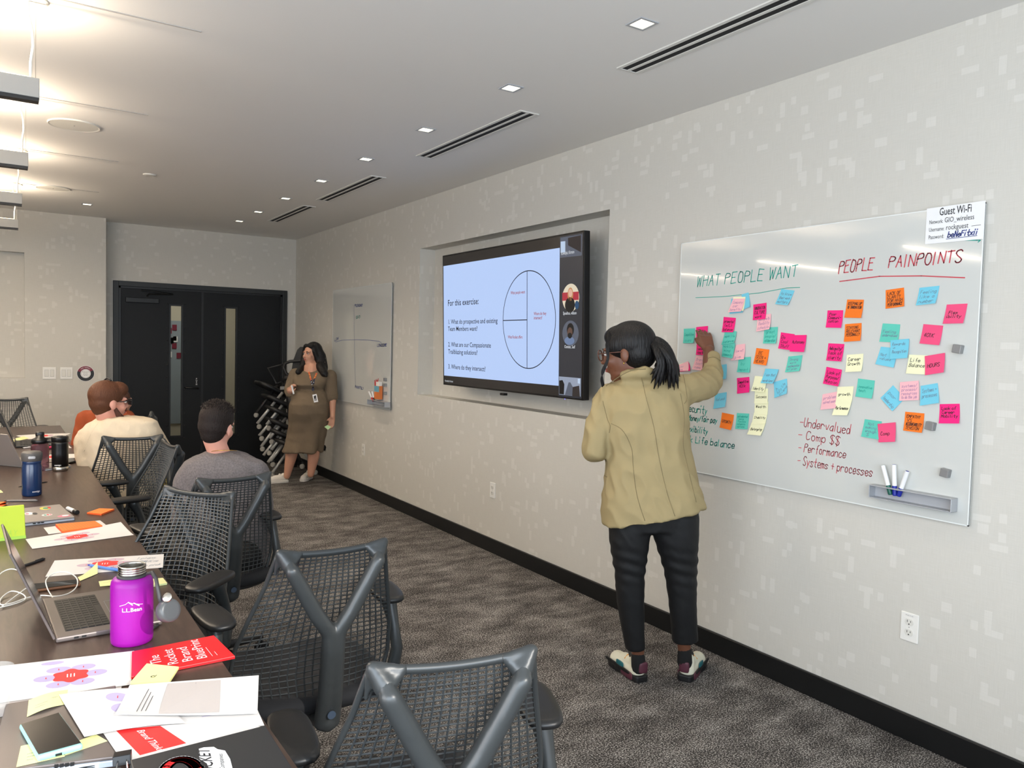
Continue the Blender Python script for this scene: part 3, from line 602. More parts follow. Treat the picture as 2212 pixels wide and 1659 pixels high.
def board_text(txt, x0, y0, x1, y1, hpx, m, w_, parent=B1, name='handwriting', slant=.15):
    """baseline from pixel (x0,y0) to (x1,y1), capitals hpx pixels high"""
    A = atx(x0, y0, XB); Bp = atx(x1, y1, XB); Hh = (atx(x0, y0-hpx, XB)-A).length; D_ = Bp-A; L = D_.length
    st, Lx = strokes(txt); wid = strokes.wid
    for k in sorted(set(wid)):      # one part per written word
        mb = MB()
        for s_, w_k in zip(st, wid):
            if w_k == k: mb.ribbon([A+D_*(p.x/Lx)+UP*(p.y/7*Hh)+V((0, -1, 0))*(slant*Hh*p.y/7)+NB*.0007 for p in s_], w_, NB)
        mb.build(name, m, parent)
def board_line(pts, m, w_, parent=B1, name='drawn_line'):
    return MB().ribbon([on_board(*p, .0007) for p in pts], w_, NB).build(name, m, parent)
board_text('WHAT PEOPLE WANT', 1505, 620, 1720, 598, 22, 'ink_teal', .0042)
board_line([(1503, 643), (1560, 641), (1640, 633), (1700, 622), (1728, 621)], 'ink_teal', .003)
board_text('PEOPLE', 1811, 591, 1885, 583, 26, 'ink_red', .0046); board_text('PAINPOINTS', 1919, 579, 2076, 566, 24, 'ink_red', .0046)
board_line([(1814, 608), (1830, 606), (1900, 597), (1990, 596), (2084, 600)], 'ink_red', .0045)
for tx, a in (('Security', (1483, 888, 1526, 895, 16)), ('> Money/fair pay', (1480, 907, 1548, 914, 12)), ('Flexibility', (1477, 930, 1528, 938, 13)), ('Work Life balance', (1468, 952, 1586, 969, 14))): board_text(tx, *a, 'ink_teal', .0042)
for tx, a in (('-Undervalued', (1727, 920, 1835, 938, 20)), ('- Comp $$', (1724, 946, 1812, 962, 18)), ('- Performance', (1724, 974, 1826, 990, 18)), ('- Systems + processes', (1722, 1003, 1883, 1030, 19))): board_text(tx, *a, 'ink_red', .0032)
board_line([(2085, 519), (2110, 519), (2118, 519), (2113, 523)], 'ink_teal', .0035)
# far board drawing
board_line([(767, 657), (765, 660), (765, 700), (766, 760), (768, 832)], 'ink_blue', .004, B2)
board_line([(725, 739), (738, 735), (770, 734), (800, 735), (818, 737), (824, 740)], 'ink_blue', .004, B2)
for tx, a, m_ in (('PLEASANT', (767, 663, 783, 662, 5), 'ink_blue'), ('GO!', (769, 688, 778, 687, 5), 'ink_teal'), ('LOW', (723, 737, 731, 733, 5), 'ink_blue'), ('LONGSOME', (815, 749, 835, 748, 5.5), 'ink_blue'), ('PAIN(FUL)', (767, 838, 785, 842, 5.5), 'ink_blue')): board_text(tx, *a, m_, .006, B2)

# ---- sticky notes: corner pixels TL TR BR BL
for nm_, c_ in dict(hot=(243, 44, 128), pink=(236, 84, 128), light=(243, 186, 192), teal=(98, 198, 180), blue=(118, 200, 222), orange=(242, 122, 42), cream=(242, 240, 200)).items(): mat('sticky_'+nm_, c_, .75, spec=.2)
CN = dict(hot='hot pink', pink='rose pink', light='pale pink', teal='teal green', blue='sky blue', orange='orange', cream='pale yellow')
INK = dict(k=('ink_black', .0017), t=('ink_teal', .0015), f=('ink_faint', .0013), p=('ink_faintpurple', .0013), b=('ink_penblue', .0018))
def sticky(col, c, ink, lines, label, layer=0, rot=False, curl=.010, plane=XB):
    c = [atx(x, y, plane) for x, y in c]; TL, TR, BR, BL = c
    lift = .0012+.0016*layer
    def f(u, v, e=0):   # u to the right, v up
        p = BL*((1-u)*(1-v))+BR*(u*(1-v))+TL*((1-u)*v)+TR*(u*v)
        return p + NB*(lift+e+curl*(max(0, 1-v)**2.4)*(.6+.4*u))
    n = 5; mb = MB(); vs = [f(i/n, j/n) for j in range(n+1) for i in range(n+1)]; k = len(vs)
    mb.add(vs+[p-NB*.0006 for p in vs], [(j*(n+1)+i, j*(n+1)+i+1, (j+1)*(n+1)+i+1, (j+1)*(n+1)+i) for j in range(n) for i in range(n)]+[(k+j*(n+1)+i, k+(j+1)*(n+1)+i, k+(j+1)*(n+1)+i+1, k+j*(n+1)+i+1) for j in range(n) for i in range(n)])
    o = mb.build('sticky_note', 'sticky_'+col, smooth=True); tag(o, label, 'sticky note', 'sticky notes on the big glass board')
    if lines:
        m_, w_ = INK[ink]; tm = MB(); nl = len(lines); hh = min(.19, .62/nl)
        for i, tx in enumerate(lines):
            ww = min(.80, .115*len(tx)*max(.55, hh/.19)+.05); v0 = .88-(i+1)*(.80/nl)+ .02
            u0 = .10+random.uniform(0, .5)*(.84-ww)*(.6 if ww < .7 else 0)
            g = (lambda u, v: f(u, v, .0006)) if not rot else (lambda u, v: f(.5+(u-.5)*.72-(v-.5)*.66, .5+(u-.5)*.66+(v-.5)*.72, .0006))
            write(tm, tx, g, NB, u0, v0, ww, hh, w_, slant=.12)
        tm.build('handwriting', m_, o)
    return o
k2 = lambda *p: [(1440+x/4.88, 640+y/4.88) for x, y in p]
k1 = lambda *p: [(1440+x/2.962, 420+y/2.962) for x, y in p]
k3 = lambda *p: [(1760+x/4.367, 600+y/4.367) for x, y in p]
sticky('teal', k2((182, 343), (300, 337), (298, 493), (182, 495)), 't', ['Competitive', 'scans'], 'teal green note at the far left edge of the board, left of the raised hand', 0)
sticky('hot', k2((316, 325), (440, 313), (430, 468), (318, 478)), 'k', ['Comp', 'train', 'w'], 'hot pink note under the standing woman\'s fingertips', 1)
sticky('hot', k2((318, 478), (430, 468), (425, 620), (318, 618)), 'k', ['401k', '-security', '-long term'], 'hot pink note just below the raised hand', 0)
sticky('light', k2((315, 622), (424, 632), (402, 786), (276, 770)), 'p', ['Brand', 'best', 'name'], 'pale pink note hanging below the note by the hand', 0)
sticky('cream', [(1467, 787), (1476, 784), (1482, 800), (1468, 802)], 'f', [], 'sliver of yellow note behind the ponytail', 0)
sticky('hot', [(1465, 792), (1489, 783), (1494, 801), (1466, 803)], 'k', [], 'sliver of hot pink note behind the standing woman\'s shoulder', 1)
sticky('light', [(1466, 789), (1488, 780), (1491, 801), (1465, 801)], 'p', ['may', 'be'], 'pale pink note half behind the standing woman\'s shoulder', 2)
sticky('blue', k1((480, 640), (525, 627), (542, 720), (495, 737)), 't', [], 'sky blue note at the back of the top left cluster, its corner pointing right', 0)
sticky('blue', k1((415, 668), (480, 660), (492, 755), (405, 765)), 't', [], 'sky blue note under the pale pink one in the top left cluster', 0, curl=.004)
sticky('cream', k1((430, 658), (509, 655), (500, 745), (425, 750)), 'f', [], 'yellow note peeping out of the top left cluster', 2, curl=.006)
sticky('light', k1((432, 667), (508, 667), (490, 750), (403, 755)), 'p', ['Company', 'car', 'benefits'], 'pale pink note on top of the top left cluster', 4)
sticky('hot', k2((915, 88), (1055, 68), (1055, 240), (918, 253)), 'k', ['INNOVATION', 'CULTURE', 'work'], 'hot pink note with thick writing INNOVATION CULTURE', 0)
sticky('light', k2((965, 200), (1108, 185), (1103, 348), (958, 373)), 'p', ['ability with', 'flexibility', 'schedule'], 'pale pink note overlapping the INNOVATION CULTURE note', 2)
sticky('teal', k2((1030, 330), (1175, 322), (1165, 498), (1025, 498)), 't', ['great', 'people/', 'collaboration'], 'teal green note reading great people/collaboration', 0)
sticky('hot', k2((603, 217), (732, 228), (715, 380), (590, 378)), 'k', ['promote/', '(w/L)', 'balance'], 'hot pink note reading (w/L) balance', 0)
sticky('teal', k2((622, 362), (745, 370), (730, 490), (592, 512)), 't', ['work life', 'balance'], 'teal green note reading work life balance', 2)
sticky('light', k2((740, 512), (832, 500), (832, 662), (690, 678)), 'p', ['low wt', 'give'], 'pale pink note tucked behind the two stacked teal notes', 1)
sticky('teal', k2((600, 483), (732, 492), (718, 655), (600, 635)), 't', ['work life', 'kind', 'community'], 'lower of two overlapping teal notes right of the raised hand', 4)
sticky('teal', k2((760, 650), (890, 637), (888, 805), (750, 800)), 't', ['by', 'Impact'], 'teal green note reading Impact', 0)
sticky('orange', k2((948, 545), (1085, 562), (1063, 730), (922, 710)), 'k', ['BE', 'SEEN +', 'HEARD'], 'orange note reading BE SEEN + HEARD', 0)
sticky('hot', k2((1207, 380), (1352, 400), (1318, 568), (1185, 550)), 'k', ['Do', 'Cool', 'Stuff'], 'hot pink note reading Do Cool Stuff', 0)
sticky('hot', k2((1322, 410), (1482, 408), (1467, 588), (1312, 583)), 'k', ['Autonomy', ''], 'hot pink note reading Autonomy', 2)
sticky('teal', k2((1285, 635), (1435, 620), (1412, 788), (1258, 802)), 'f', ['Strong', 'work', 'customization', 'of plan'], 'teal green note alone below the Autonomy note', 0)
sticky('blue', k2((520, 730), (635, 715), (640, 870), (520, 885)), 't', [], 'sky blue note mostly behind the standing woman\'s raised elbow', 0)
sticky('hot', k2((742, 862), (873, 850), (885, 1013), (752, 1027)), 'k', ['Competitive', '401k', ''], 'hot pink note reading Competitive 401k', 0)
sticky('cream', k2((940, 840), (1068, 850), (1050, 1010), (907, 998)), 'k', ['', 'Identity'], 'yellow note reading Identity, top of the yellow column', 3)
sticky('blue', k2((1055, 762), (1195, 770), (1145, 920), (1012, 915)), 'f', ['I use that', 'words hand'], 'sky blue note overlapping the Identity note', 5)
sticky('cream', k2((935, 975), (1072, 972), (1072, 1130), (930, 1130)), 'k', ['', 'Success', ''], 'yellow note reading Success in the yellow column', 1, curl=.003)
sticky('cream', k2((932, 1105), (1073, 1110), (1068, 1250), (928, 1240)), 'k', ['Wealth', ''], 'yellow note reading Wealth in the yellow column', 0, curl=.003)
sticky('cream', k2((925, 1225), (1065, 1240), (1050, 1340), (902, 1350)), 'k', ['Stability', ''], 'yellow note reading Stability in the yellow column', 1, curl=.004)
sticky('cream', k2((902, 1330), (1053, 1325), (1010, 1468), (862, 1455)), 'k', ['', 'Belonging', ''], 'yellow note reading Belonging, bottom of the yellow column', 2)
sticky('blue', k2((1130, 905), (1270, 867), (1280, 1025), (1145, 1072)), 'f', ['A', 'fully life', 'friend'], 'sky blue note with slanted writing right of the yellow column', 0, rot=True)
sticky('blue', k2((512, 1030), (635, 1010), (628, 1165), (500, 1187)), 'f', ['Valued', ''], 'sky blue note below the standing woman\'s elbow', 0)
sticky('orange', k2((585, 1225), (712, 1250), (692, 1410), (568, 1382)), 'k', ['', 'GROWTH', ''], 'orange note reading GROWTH', 0)
sticky('teal', k2((742, 1230), (873, 1237), (860, 1403), (728, 1397)), 't', ['paid sabbatical', 'leave', 'flexible', 'schedule', 'options'], 'teal green note with small writing right of the GROWTH note', 0, curl=.005)
sticky('blue', k1((735, 605), (820, 615), (783, 710), (700, 702)), 'f', ['to know', 'their work', 'matters'], 'sky blue note below the W of WANT, highest in the left half', 0)
sticky('orange', k3((670, 117), (843, 92), (850, 270), (673, 293)), 'k', ['LACK OF', 'CLARITY', 'FOR HIGH', 'PERFORMANCE'], 'orange note reading LACK OF CLARITY FOR HIGH PERFORMANCE', 0, curl=.005)
sticky('blue', k3((990, 95), (1178, 75), (1150, 242), (962, 262)), 'f', ['Feeling', 'like a', 'number'], 'sky blue note reading Feeling like a number', 0)
sticky('orange', k3((307, 205), (465, 207), (450, 380), (287, 377)), 'k', ['KEEPING UP', 'W/ INNOVATION', '', ''], 'orange note reading KEEPING UP W/ INNOVATION', 0)
sticky('hot', k3((122, 308), (270, 306), (262, 473), (112, 470)), 'k', ['Poor', 'Communi-', 'cation', ''], 'hot pink note reading Poor Communication', 0)
sticky('orange', k3((287, 438), (443, 426), (443, 595), (283, 605)), 'k', ['STAYING', 'RELEVANT', 'PERSONALLY', ''], 'orange note reading STAYING RELEVANT PERSONALLY', 0)
sticky('pink', k3((1247, 253), (1443, 243), (1412, 430), (1215, 435)), 'k', ['', 'Flex', 'ibility', ''], 'rose pink note reading Flexibility', 0)
sticky('pink', k3((1027, 437), (1213, 452), (1187, 637), (997, 620)), 'k', ['', '401K', ''], 'rose pink note reading 401K', 0)
sticky('teal', k3((643, 430), (808, 440), (790, 612), (613, 603)), 'f', ['', 'Feeling', 'undervalued', ''], 'teal green note reading Feeling undervalued', 0, curl=.004)
sticky('blue', k3((625, 650), (790, 665), (752, 848), (577, 815)), 'f', ['', 'Not', 'valued', ''], 'sky blue note reading Not valued', 0, curl=.006)
sticky('blue', k3((722, 590), (898, 575), (892, 757), (725, 768)), 'f', ['Rewards', '+', 'Recognition', ''], 'sky blue note reading Rewards + Recognition', 3)
sticky('hot', k3((130, 618), (281, 625), (263, 790), (116, 780)), 'k', ['Ambiguity/', 'lack of', 'clarity'], 'hot pink note reading Ambiguity/lack of clarity', 0)
sticky('cream', k3((303, 727), (460, 716), (453, 883), (297, 890)), 'k', ['Career', 'Growth', ''], 'pale yellow note reading Career Growth', 0)
sticky('cream', k3((893, 725), (1068, 733), (1050, 913), (866, 903)), 'k', ['Life', 'Balance', ''], 'pale yellow note reading Life Balance', 1, curl=.004)
sticky('pink', k3((1045, 740), (1236, 708), (1236, 892), (1055, 920)), 'k', ['', 'HOURS', ''], 'rose pink note reading HOURS', 3)
sticky('hot', k3((117, 840), (262, 868), (237, 1025), (90, 998)), 'k', ['Lack of', 'Purpose/', 'Mission'], 'hot pink note reading Lack of Purpose/Mission', 2)
sticky('teal', k3((410, 950), (568, 970), (550, 1140), (391, 1120)), 't', ['', 'innovative', 'tech', ''], 'teal green note reading innovative tech', 0)
sticky('light', k3((75, 1100), (215, 1073), (210, 1230), (62, 1245)), 'p', ['problem', 'solved soon', ''], 'pale pink note left of the growth note', 0)
sticky('cream', k3((218, 1030), (371, 1023), (358, 1165), (208, 1155)), 'k', ['', 'growth', ''], 'pale yellow note reading growth', 1, curl=.004)
sticky('cream', k3((210, 1145), (358, 1155), (325, 1297), (178, 1295)), 'k', ['', 'Performance', ''], 'pale yellow note reading Performance below the growth note', 3)
sticky('blue', k3((740, 1013), (850, 1138), (740, 1258), (625, 1135)), 'f', ['poor', 'leadership'], 'sky blue note turned like a diamond reading poor leadership', 0, curl=.006)
sticky('light', k3((812, 985), (988, 970), (995, 1153), (808, 1160)), 'p', ['systems/', 'process/', 'resources', 'to do the job'], 'pale pink note between the diamond note and the systems note', 3, curl=.005)
sticky('blue', k3((1000, 1020), (1160, 993), (1185, 1180), (1000, 1207)), 'f', ['Systems +', 'processes', ''], 'sky blue note reading Systems + processes', 0, rot=False)
sticky('hot', k3((1180, 1192), (1368, 1188), (1376, 1374), (1178, 1373)), 'k', ['Lack of', 'Career', 'Mobility', ''], 'hot pink note reading Lack of Career Mobility', 0)
sticky('orange', k3((855, 1263), (1036, 1280), (1023, 1462), (843, 1440)), 'k', ['EMPATHY', 'VS', 'ACCOUNTABILITY', 'TENSION'], 'orange note reading EMPATHY VS ACCOUNTABILITY TENSION', 0)
sticky('teal', k3((473, 1333), (634, 1355), (615, 1525), (445, 1497)), 'f', ['Not', 'making', 'enough', '$'], 'teal green note tucked behind the Comp note', 0)
sticky('pink', k3((600, 1378), (770, 1363), (778, 1545), (617, 1552)), 'k', ['', 'Comp', ''], 'rose pink note reading Comp', 3)
# magnets
def magnet(x, y, label, s_=.031, X=XB, rx=.15):
    p = atx(x, y, X); return tag(MB().box(p+NB*.012, (.024, s_, s_), Matrix.Rotation(rx, 3, 'X')).build('magnet', 'magnet_grey', bevel=.002), label, 'magnet', 'square grey magnets')
magnet(2073, 754, 'grey cube magnet right of the 401K note'); magnet(2014, 920, 'grey cube magnet right of the EMPATHY note'); magnet(2046, 1021, 'grey cube magnet above the right end of the marker holder')
for i, (x, y, lb) in enumerate(((834.5, 820, 'top small grey magnet of three on the far board'), (834.5, 832, 'middle small grey magnet of three on the far board'), (834.5, 849.5, 'lowest small grey magnet of three, just over the far marker shelf'))): magnet(x, y, lb, .030, XB, 0)
# wifi sign
c = [(2003.2, 451), (2129.7, 433.5), (2124.3, 516), (1998.8, 528)]
P = [atx(x, y, XB)+NB*.003 for x, y in c]
t = thing('wifi_sign', 'white Guest Wi-Fi card on the top right corner of the big glass board', 'sign', P[3])
MB().slab(P, V((.0015, 0, 0))).build('card', 'print_white', t)
def bil(u, v): return P[3]*((1-u)*(1-v))+P[2]*(u*(1-v))+P[0]*((1-u)*v)+P[1]*(u*v)+NB*.0008
du = (P[2]-P[3]).normalized()
cw_ = (P[2]-P[3]).length; print_text('Guest Wi-Fi', bil(.23, .76), du, UP, .040, 'print_black', t, thick=.008, fit=cw_*.55)
for a, b_, v_, s2 in (('Network:', 'GIO_wireless', .55, .27), ('Username:', 'rockguest', .34, .30), ('Password:', '', .13, .3)):
    print_text(a, bil(.06, v_), du, UP, .021, 'print_black', t, fit=cw_*(s2-.03)); (print_text(b_, bil(.06+s2, v_), du, UP, .027, 'print_black', t, fit=cw_*(.50 if v_ > .5 else .38)) if b_ else None)
mb = MB(); write(mb, 'beNeFitxii', bil, NB, .40, .13, .50, .15, .0034, slant=.15); mb.ribbon([bil(.38, .09), bil(.90, .10)], .002, NB); mb.build('handwriting', 'ink_penblue', t)
MB().ribbon([bil(.80, .37), bil(.95, .375)], .0015, NB).build('underline', 'print_black', t)
# marker holder on the big board (open box rail)
def holder(a, b, label, h=.052, dpt=.045):
    t = thing('marker_holder', label, 'marker holder', (XB-dpt/2, (a.y+b.y)/2, a.z-h)); y0, y1 = min(a.y, b.y), max(a.y, b.y); z1 = (a.z+b.z)/2; z0 = z1-h; th = .004
    m = MB()
    m.span((XB-dpt, y0, z1-th), (XB, y1, z1)); m.span((XB-dpt, y0, z0), (XB, y1, z0+th)); m.span((XB-th, y0, z0), (XB, y1, z1))
    m.span((XB-dpt, y0, z0), (XB, y0+th, z1)); m.span((XB-dpt, y1-th, z0), (XB, y1, z1)); m.build('rail', 'silver_plastic', t, bevel=.003)
    return t, y0, y1, z0, z1
A = atx(1878, 1046, XB-.04); Bq = atx(2057, 1078, XB-.04)
hold, hy0, hy1, hz0, hz1 = holder(A, Bq, 'grey marker holder rail at the lower right of the big board')
def marker_px(x0, y0, x1, y1, m1, label, X, r=.0085, cap_frac=.32, body='marker_white'):
    a = atx(x0, y0, X); b = atx(x1, y1, X); d = (b-a); t = thing('marker', label, 'marker', b)
    L = d.length; d.normalize()
    MB().lathe([(r*.8, 0), (r, .002), (r, L*(1-cap_frac))], a, 16, d).build('barrel', body, t, smooth=False)
    MB().lathe([(r*1.08, 0), (r*1.05, L*cap_frac*.9), (r*.8, L*cap_frac)], a+d*L*(1-cap_frac), 16, d).build('cap', m1, t)
    MB().lathe([(r*.78, 0), (r*.78, .0012)], a-d*.0006, 16, d).build('end_plug', m1, t)
    return t
marker_px(1907, 1005, 1924, 1069, 'marker_green', 'white marker with green cap in the marker holder', XB-.022)
marker_px(1931, 1003.5, 1933, 1071, 'marker_blue', 'upright white marker with blue cap in the marker holder', XB-.022)
marker_px(1960, 1018, 1941, 1072, 'marker_blue', 'white marker with blue cap leaning to the right in the holder', XB-.022)
# far board shelf and its things
A = atx(795, 864, XB-.05); Bq = atx(833, 867, XB-.05)
h2, a0_, a1_, b0_, b1_ = holder(A, Bq, 'small grey marker shelf on the far glass board', .05, .06)
marker_px(797, 846, 806, 866, 'marker_red', 'white marker leaning left in the far marker shelf', XB-.03)
marker_px(804, 846, 809, 866, 'marker_black', 'white marker behind the picture box in the far shelf', XB-.02)
p = atx(817, 862, XB-.03); t = thing('marker_box', 'small carton of markers with an orange and blue picture on the far shelf', 'box', p)
MB().box(p+V((0, 0, .062)), (.035, .115, .124)).build('carton', 'box_orange', t, bevel=.002); MB().box(p+V((-.0181, 0, .095)), (.001, .113, .055)).build('picture', 'box_blue', t)
MB().box(p+V((0, -.012, .14)), (.03, .075, .045)).build('flap', 'white_plastic', t)
p2_ = p+V((-.006, .045, .125)); t = thing('red_wrapper', 'crumpled red wrapper stuck behind the carton on the far shelf', 'wrapper', p2_)
MB().prism([p2_+V((0, a, b)) for a, b in ((-.02, -.02), (.03, -.02), (.035, .05), (.015, .02), (0, .06), (-.01, .03), (-.05, .07), (-.03, .01))], (.004, 0, 0)).build('foil', 'marker_red', t)

# ================================================================== CHAIRS
def backsurf(u, t):
    hw = [.212, .240, .232, .205, .176, .153]; k = t*5; i = min(4, int(k)); f = k-i; w_ = hw[i]*(1-f)+hw[i+1]*f
    yb = [-.185, -.172, -.188, -.222, -.255, -.275]; yy = yb[i]*(1-f)+yb[i+1]*f
    wrap = .085*abs(u)**2.2*(1-t)**.8; sag = -.012*(1-u*u)*t**6
    return V((u*w_, yy+wrap, .435+.495*t+sag))
def backdeep(u, t): p = backsurf(u, t); return p
def tube_side(name, pts, r, m, parent, n=8, **k): return MB().tube(pts, r, n).build(name, m, parent, smooth=True)
CHX = {}
def make_chair(label):
    t = thing('office_chair', label, 'office chair')
    mb = MB(); NU, NT = 20, 34
    for i in range(1, NU):
        u = -1+2*i/NU; P_ = []
        for j in range(0, 31):
            tt = j/30; P_.append(backsurf(u*(1-.04*math.sin(PI*tt)), tt))
        mb.tube(P_, .0024, 4, caps=False)
    for j in range(1, NT):
        tt = 1-(1-j/NT)**1.0*(1+.28*(1-j/NT))/1.28; P_ = []
        for i in range(0, 19):
            u = -1+2*i/18
            P_.append(backsurf(u, max(0, min(1, tt+.055*(1-abs(u)**1.6)*math.sin(PI*tt)-.02*math.sin(PI*tt)))))
        mb.tube(P_, .0021, 4, caps=False)
    o = mb.build('backrest_mesh', 'chair_mesh', t, world=False)
    e = MB()
    for s_ in (-1, 1): e.tube([backsurf(s_, j/24) for j in range(25)], [.0065]*25, 6)
    e.tube([backsurf(-1+2*i/20, 0) for i in range(21)], .006, 6); e.tube([backsurf(-1+2*i/20, 1) for i in range(21)], .009, 8)
    e.build('backrest_edge', 'chair_frame', t, smooth=True, world=False)
    # Y shaped tower
    y = MB()
    for s_ in (-1, 1):
        a = V((s_*.122, -.302, .885)); b = V((s_*.052, -.292, .755)); c_ = V((s_*.012, -.288, .695)); dd = V((s_*.010, -.285, .64)); e_ = V((s_*.013, -.262, .50)); g = V((s_*.016, -.24, .42))
        y.limb([a, b], [.021, .023]); y.limb([b, c_], [.023, .023]); y.limb([c_, dd], [.023, .024]); y.limb([dd, e_], [.024, .024]); y.limb([e_, g], [.024, .023])
        y.limb([V((s_*.122, -.300, .885)), V((s_*.128, -.288, .903))], [.017, .018])
    y.limb([V((0, -.24, .42)), V((0, -.10, .385))], [.030, .028])
    yo, _ = grown('y_tower', y, 'chair_frame', t, .006, 5)
    MB().lathe([(.012, 0), (.012, .003)], (0, -.2775, .455), 20, V((0, -1, -.14))).build('emblem_button', 'emblem', yo, world=False)
    for s_ in (-1, 1):
        c_ = MB()
        c_.limb([V((s_*.149, -.278, .932)), V((s_*.128, -.285, .900))], [.013, .022]); c_.limb([V((s_*.149, -.277, .932)), V((s_*.095, -.279, .924))], [.012, .009]); c_.limb([V((s_*.151, -.272, .925)), V((s_*.157, -.262, .870))], [.010, .005])
        c_.limb([V((s_*.095, -.279, .922)), V((s_*.126, -.285, .900))], [.008, .018])
        grown('corner_bracket', c_, 'chair_frame', t, .005, 3)
    MB().pad((0, .03, .452), (.50, .47, .055), 4.5).build('seat', 'chair_seat', t, smooth=True, world=False)
    MB().pad((0, .03, .418), (.44, .40, .022), 4).build('seat_pan', 'chair_base', t, smooth=True, world=False)
    for s_ in (-1, 1):
        M3 = Matrix.Rotation(-s_*.12, 3, 'Z')
        ap = MB().pad((s_*.267, -.01, .694), (.092, .225, .022), 3.2, dome=.2, M3=M3).build('armrest', 'chair_arm', t, smooth=True, world=False)
        a = MB().tube([V((s_*.268, -.035, .690)), V((s_*.268, -.045, .665)), V((s_*.272, -.075, .60)), V((s_*.280, -.085, .53)), V((s_*.272, -.075, .46)), V((s_*.225, -.045, .415)), V((s_*.13, 0, .405))], [.030, .024, .017, .019, .023, .020, .016], 10)
        a.build('arm_support', 'chair_frame', ap, smooth=True, world=False)
    MB().lathe([(.05, .34), (.06, .37), (.09, .405)], (0, 0, 0), 20).build('tilt_mechanism', 'chair_base', t, smooth=False, world=False)
    MB().lathe([(.026, .10), (.026, .24), (.017, .241), (.017, .345)], (0, 0, 0), 20).build('gas_column', 'chair_base', t, world=False)
    for k in range(5):
        a = 2*PI*k/5+.3; d = V((math.cos(a), math.sin(a), 0)); s2 = V((-d.y, d.x, 0))
        lg = MB().tube([d*.015+UP*.115, d*.16+UP*.095, d*.30+UP*.078], [.026, .019, .014], 8).build('leg', 'chair_base', t, smooth=True, world=False)
        w_ = MB()
        for q_ in (-1, 1): w_.lathe([(.026, 0), (.029, .003), (.029, .015), (.026, .018)], d*.30+s2*(q_*.012+(-.009))+UP*.0295, 16, s2)
        w_.tube([d*.30+UP*.078, d*.30+UP*.03], .007, 6); w_.build('caster', 'chair_base', lg, world=False)
    return t
def wipe(o):   # local coordinates for the mesh helpers that convert world to parent space
    return o
ch0 = make_chair('black mesh back office chair with sunlit Y frame, behind the frontmost one')
def place(first, x, y, hx, hy, label):
    a = math.atan2(-hx, hy)
    if first: ch0.location = V((x, y, 0)); ch0.rotation_euler = (0, 0, a); ch0['label'] = label; ch0['group'] = 'office chairs round the conference table'; return ch0
    return dup(ch0, (x, y, 0), a, label, 'office chairs round the conference table')
chair_specs = [
 (.763, 2.33, .02, 1, 'sunlit mesh office chair with grey Y frame, second from the picture bottom'),
 (.745, 1.48, .24, .97, 'frontmost mesh office chair, cut off by the bottom of the picture'),
 (.746, 3.585, -.15, .98, 'dark mesh office chair holding the man in the grey sweater'),
 (.385, 2.88, -.77, -.64, 'mesh office chair turned to show the front of its backrest, empty'),
 (.46, 4.50, -1, -.08, 'empty mesh office chair seen edge-on behind the cream sweater man'),
 (.625, 5.17, .10, 1, 'mesh office chair with the man in the cream sweater'),
 (.62, 6.35, -1, .15, 'office chair under the person in the orange top'),
 (-.01, 7.92, 0, -1, 'empty mesh office chair at the far end of the table against the wall'),
]
for i, sp in enumerate(chair_specs): place(i == 0, *sp)

# ================================================================== TABLE
TZ = .74
edge = [(.436, .9), (.428, 1.458), (.421, 1.814), (.417, 2.366), (.41, 2.986), (.392, 5.0), (.388, 5.706), (.367, 7.575)]
tb = thing('conference_table', 'long dark brown wooden conference table', 'table', (-.35, 3.5, 0))
outline = [V((x, y, TZ-.038)) for x, y in edge]+[V((-.75-x, y, TZ-.038)) for x, y in reversed(edge)]
MB().prism(outline, (0, 0, .038)).build('tabletop', 'table_wood', tb)
for y in (1.6, 4.2, 6.7):
    MB().span((-.75, y-.3, .01), (-.05, y+.3, TZ-.04)).build('pedestal', 'table_wood', tb, bevel=.01)
    MB().span((-.85, y-.36, 0), (.05, y+.36, .03)).build('pedestal_foot', 'table_metal', tb)

TOPZ = TZ+.0006
def quad(c, z=TOPZ): return [atz(x, y, z) for x, y in c]
def sheetf(c, z, curl=0, corner=None):
    TL, TR, BR, BL = quad(c, z)
    def f(u, v, e=0):
        p = BL*((1-u)*(1-v))+BR*(u*(1-v))+TL*((1-u)*v)+TR*(u*v)
        h = e
        if corner: h += curl*max(0, (u if corner[0] else 1-u)+(v if corner[1] else 1-v)-1.15)**1.6
        elif curl: h += curl*math.sin(PI*u)*.5
        return p+UP*h
    return f
def sheet(c, label, cat='paper', name='paper_sheet', m='paper', z=TOPZ, curl=0, corner=None, th=.0004, group=None, n=8):
    f = sheetf(c, z, curl, corner); mb = MB(); vs = [f(i/n, j/n) for j in range(n+1) for i in range(n+1)]; k = len(vs)
    fs = [(j*(n+1)+i, j*(n+1)+i+1, (j+1)*(n+1)+i+1, (j+1)*(n+1)+i) for j in range(n) for i in range(n)]
    b = [i for i in range(n+1)]+[j*(n+1)+n for j in range(1, n+1)]+[n*(n+1)+i for i in range(n-1, -1, -1)]+[j*(n+1) for j in range(n-1, 0, -1)]
    mb.add(vs+[p+UP*th for p in vs], [tuple(reversed(q_)) for q_ in fs]+[tuple(k+i for i in q_) for q_ in fs]+[(b[i], b[(i+1) % len(b)], k+b[(i+1) % len(b)], k+b[i]) for i in range(len(b))])
    o = mb.build(name, m, smooth=False); tag(o, label, cat, group)
    return o, (lambda u, v, e=.0003: f(u, v, th+e))
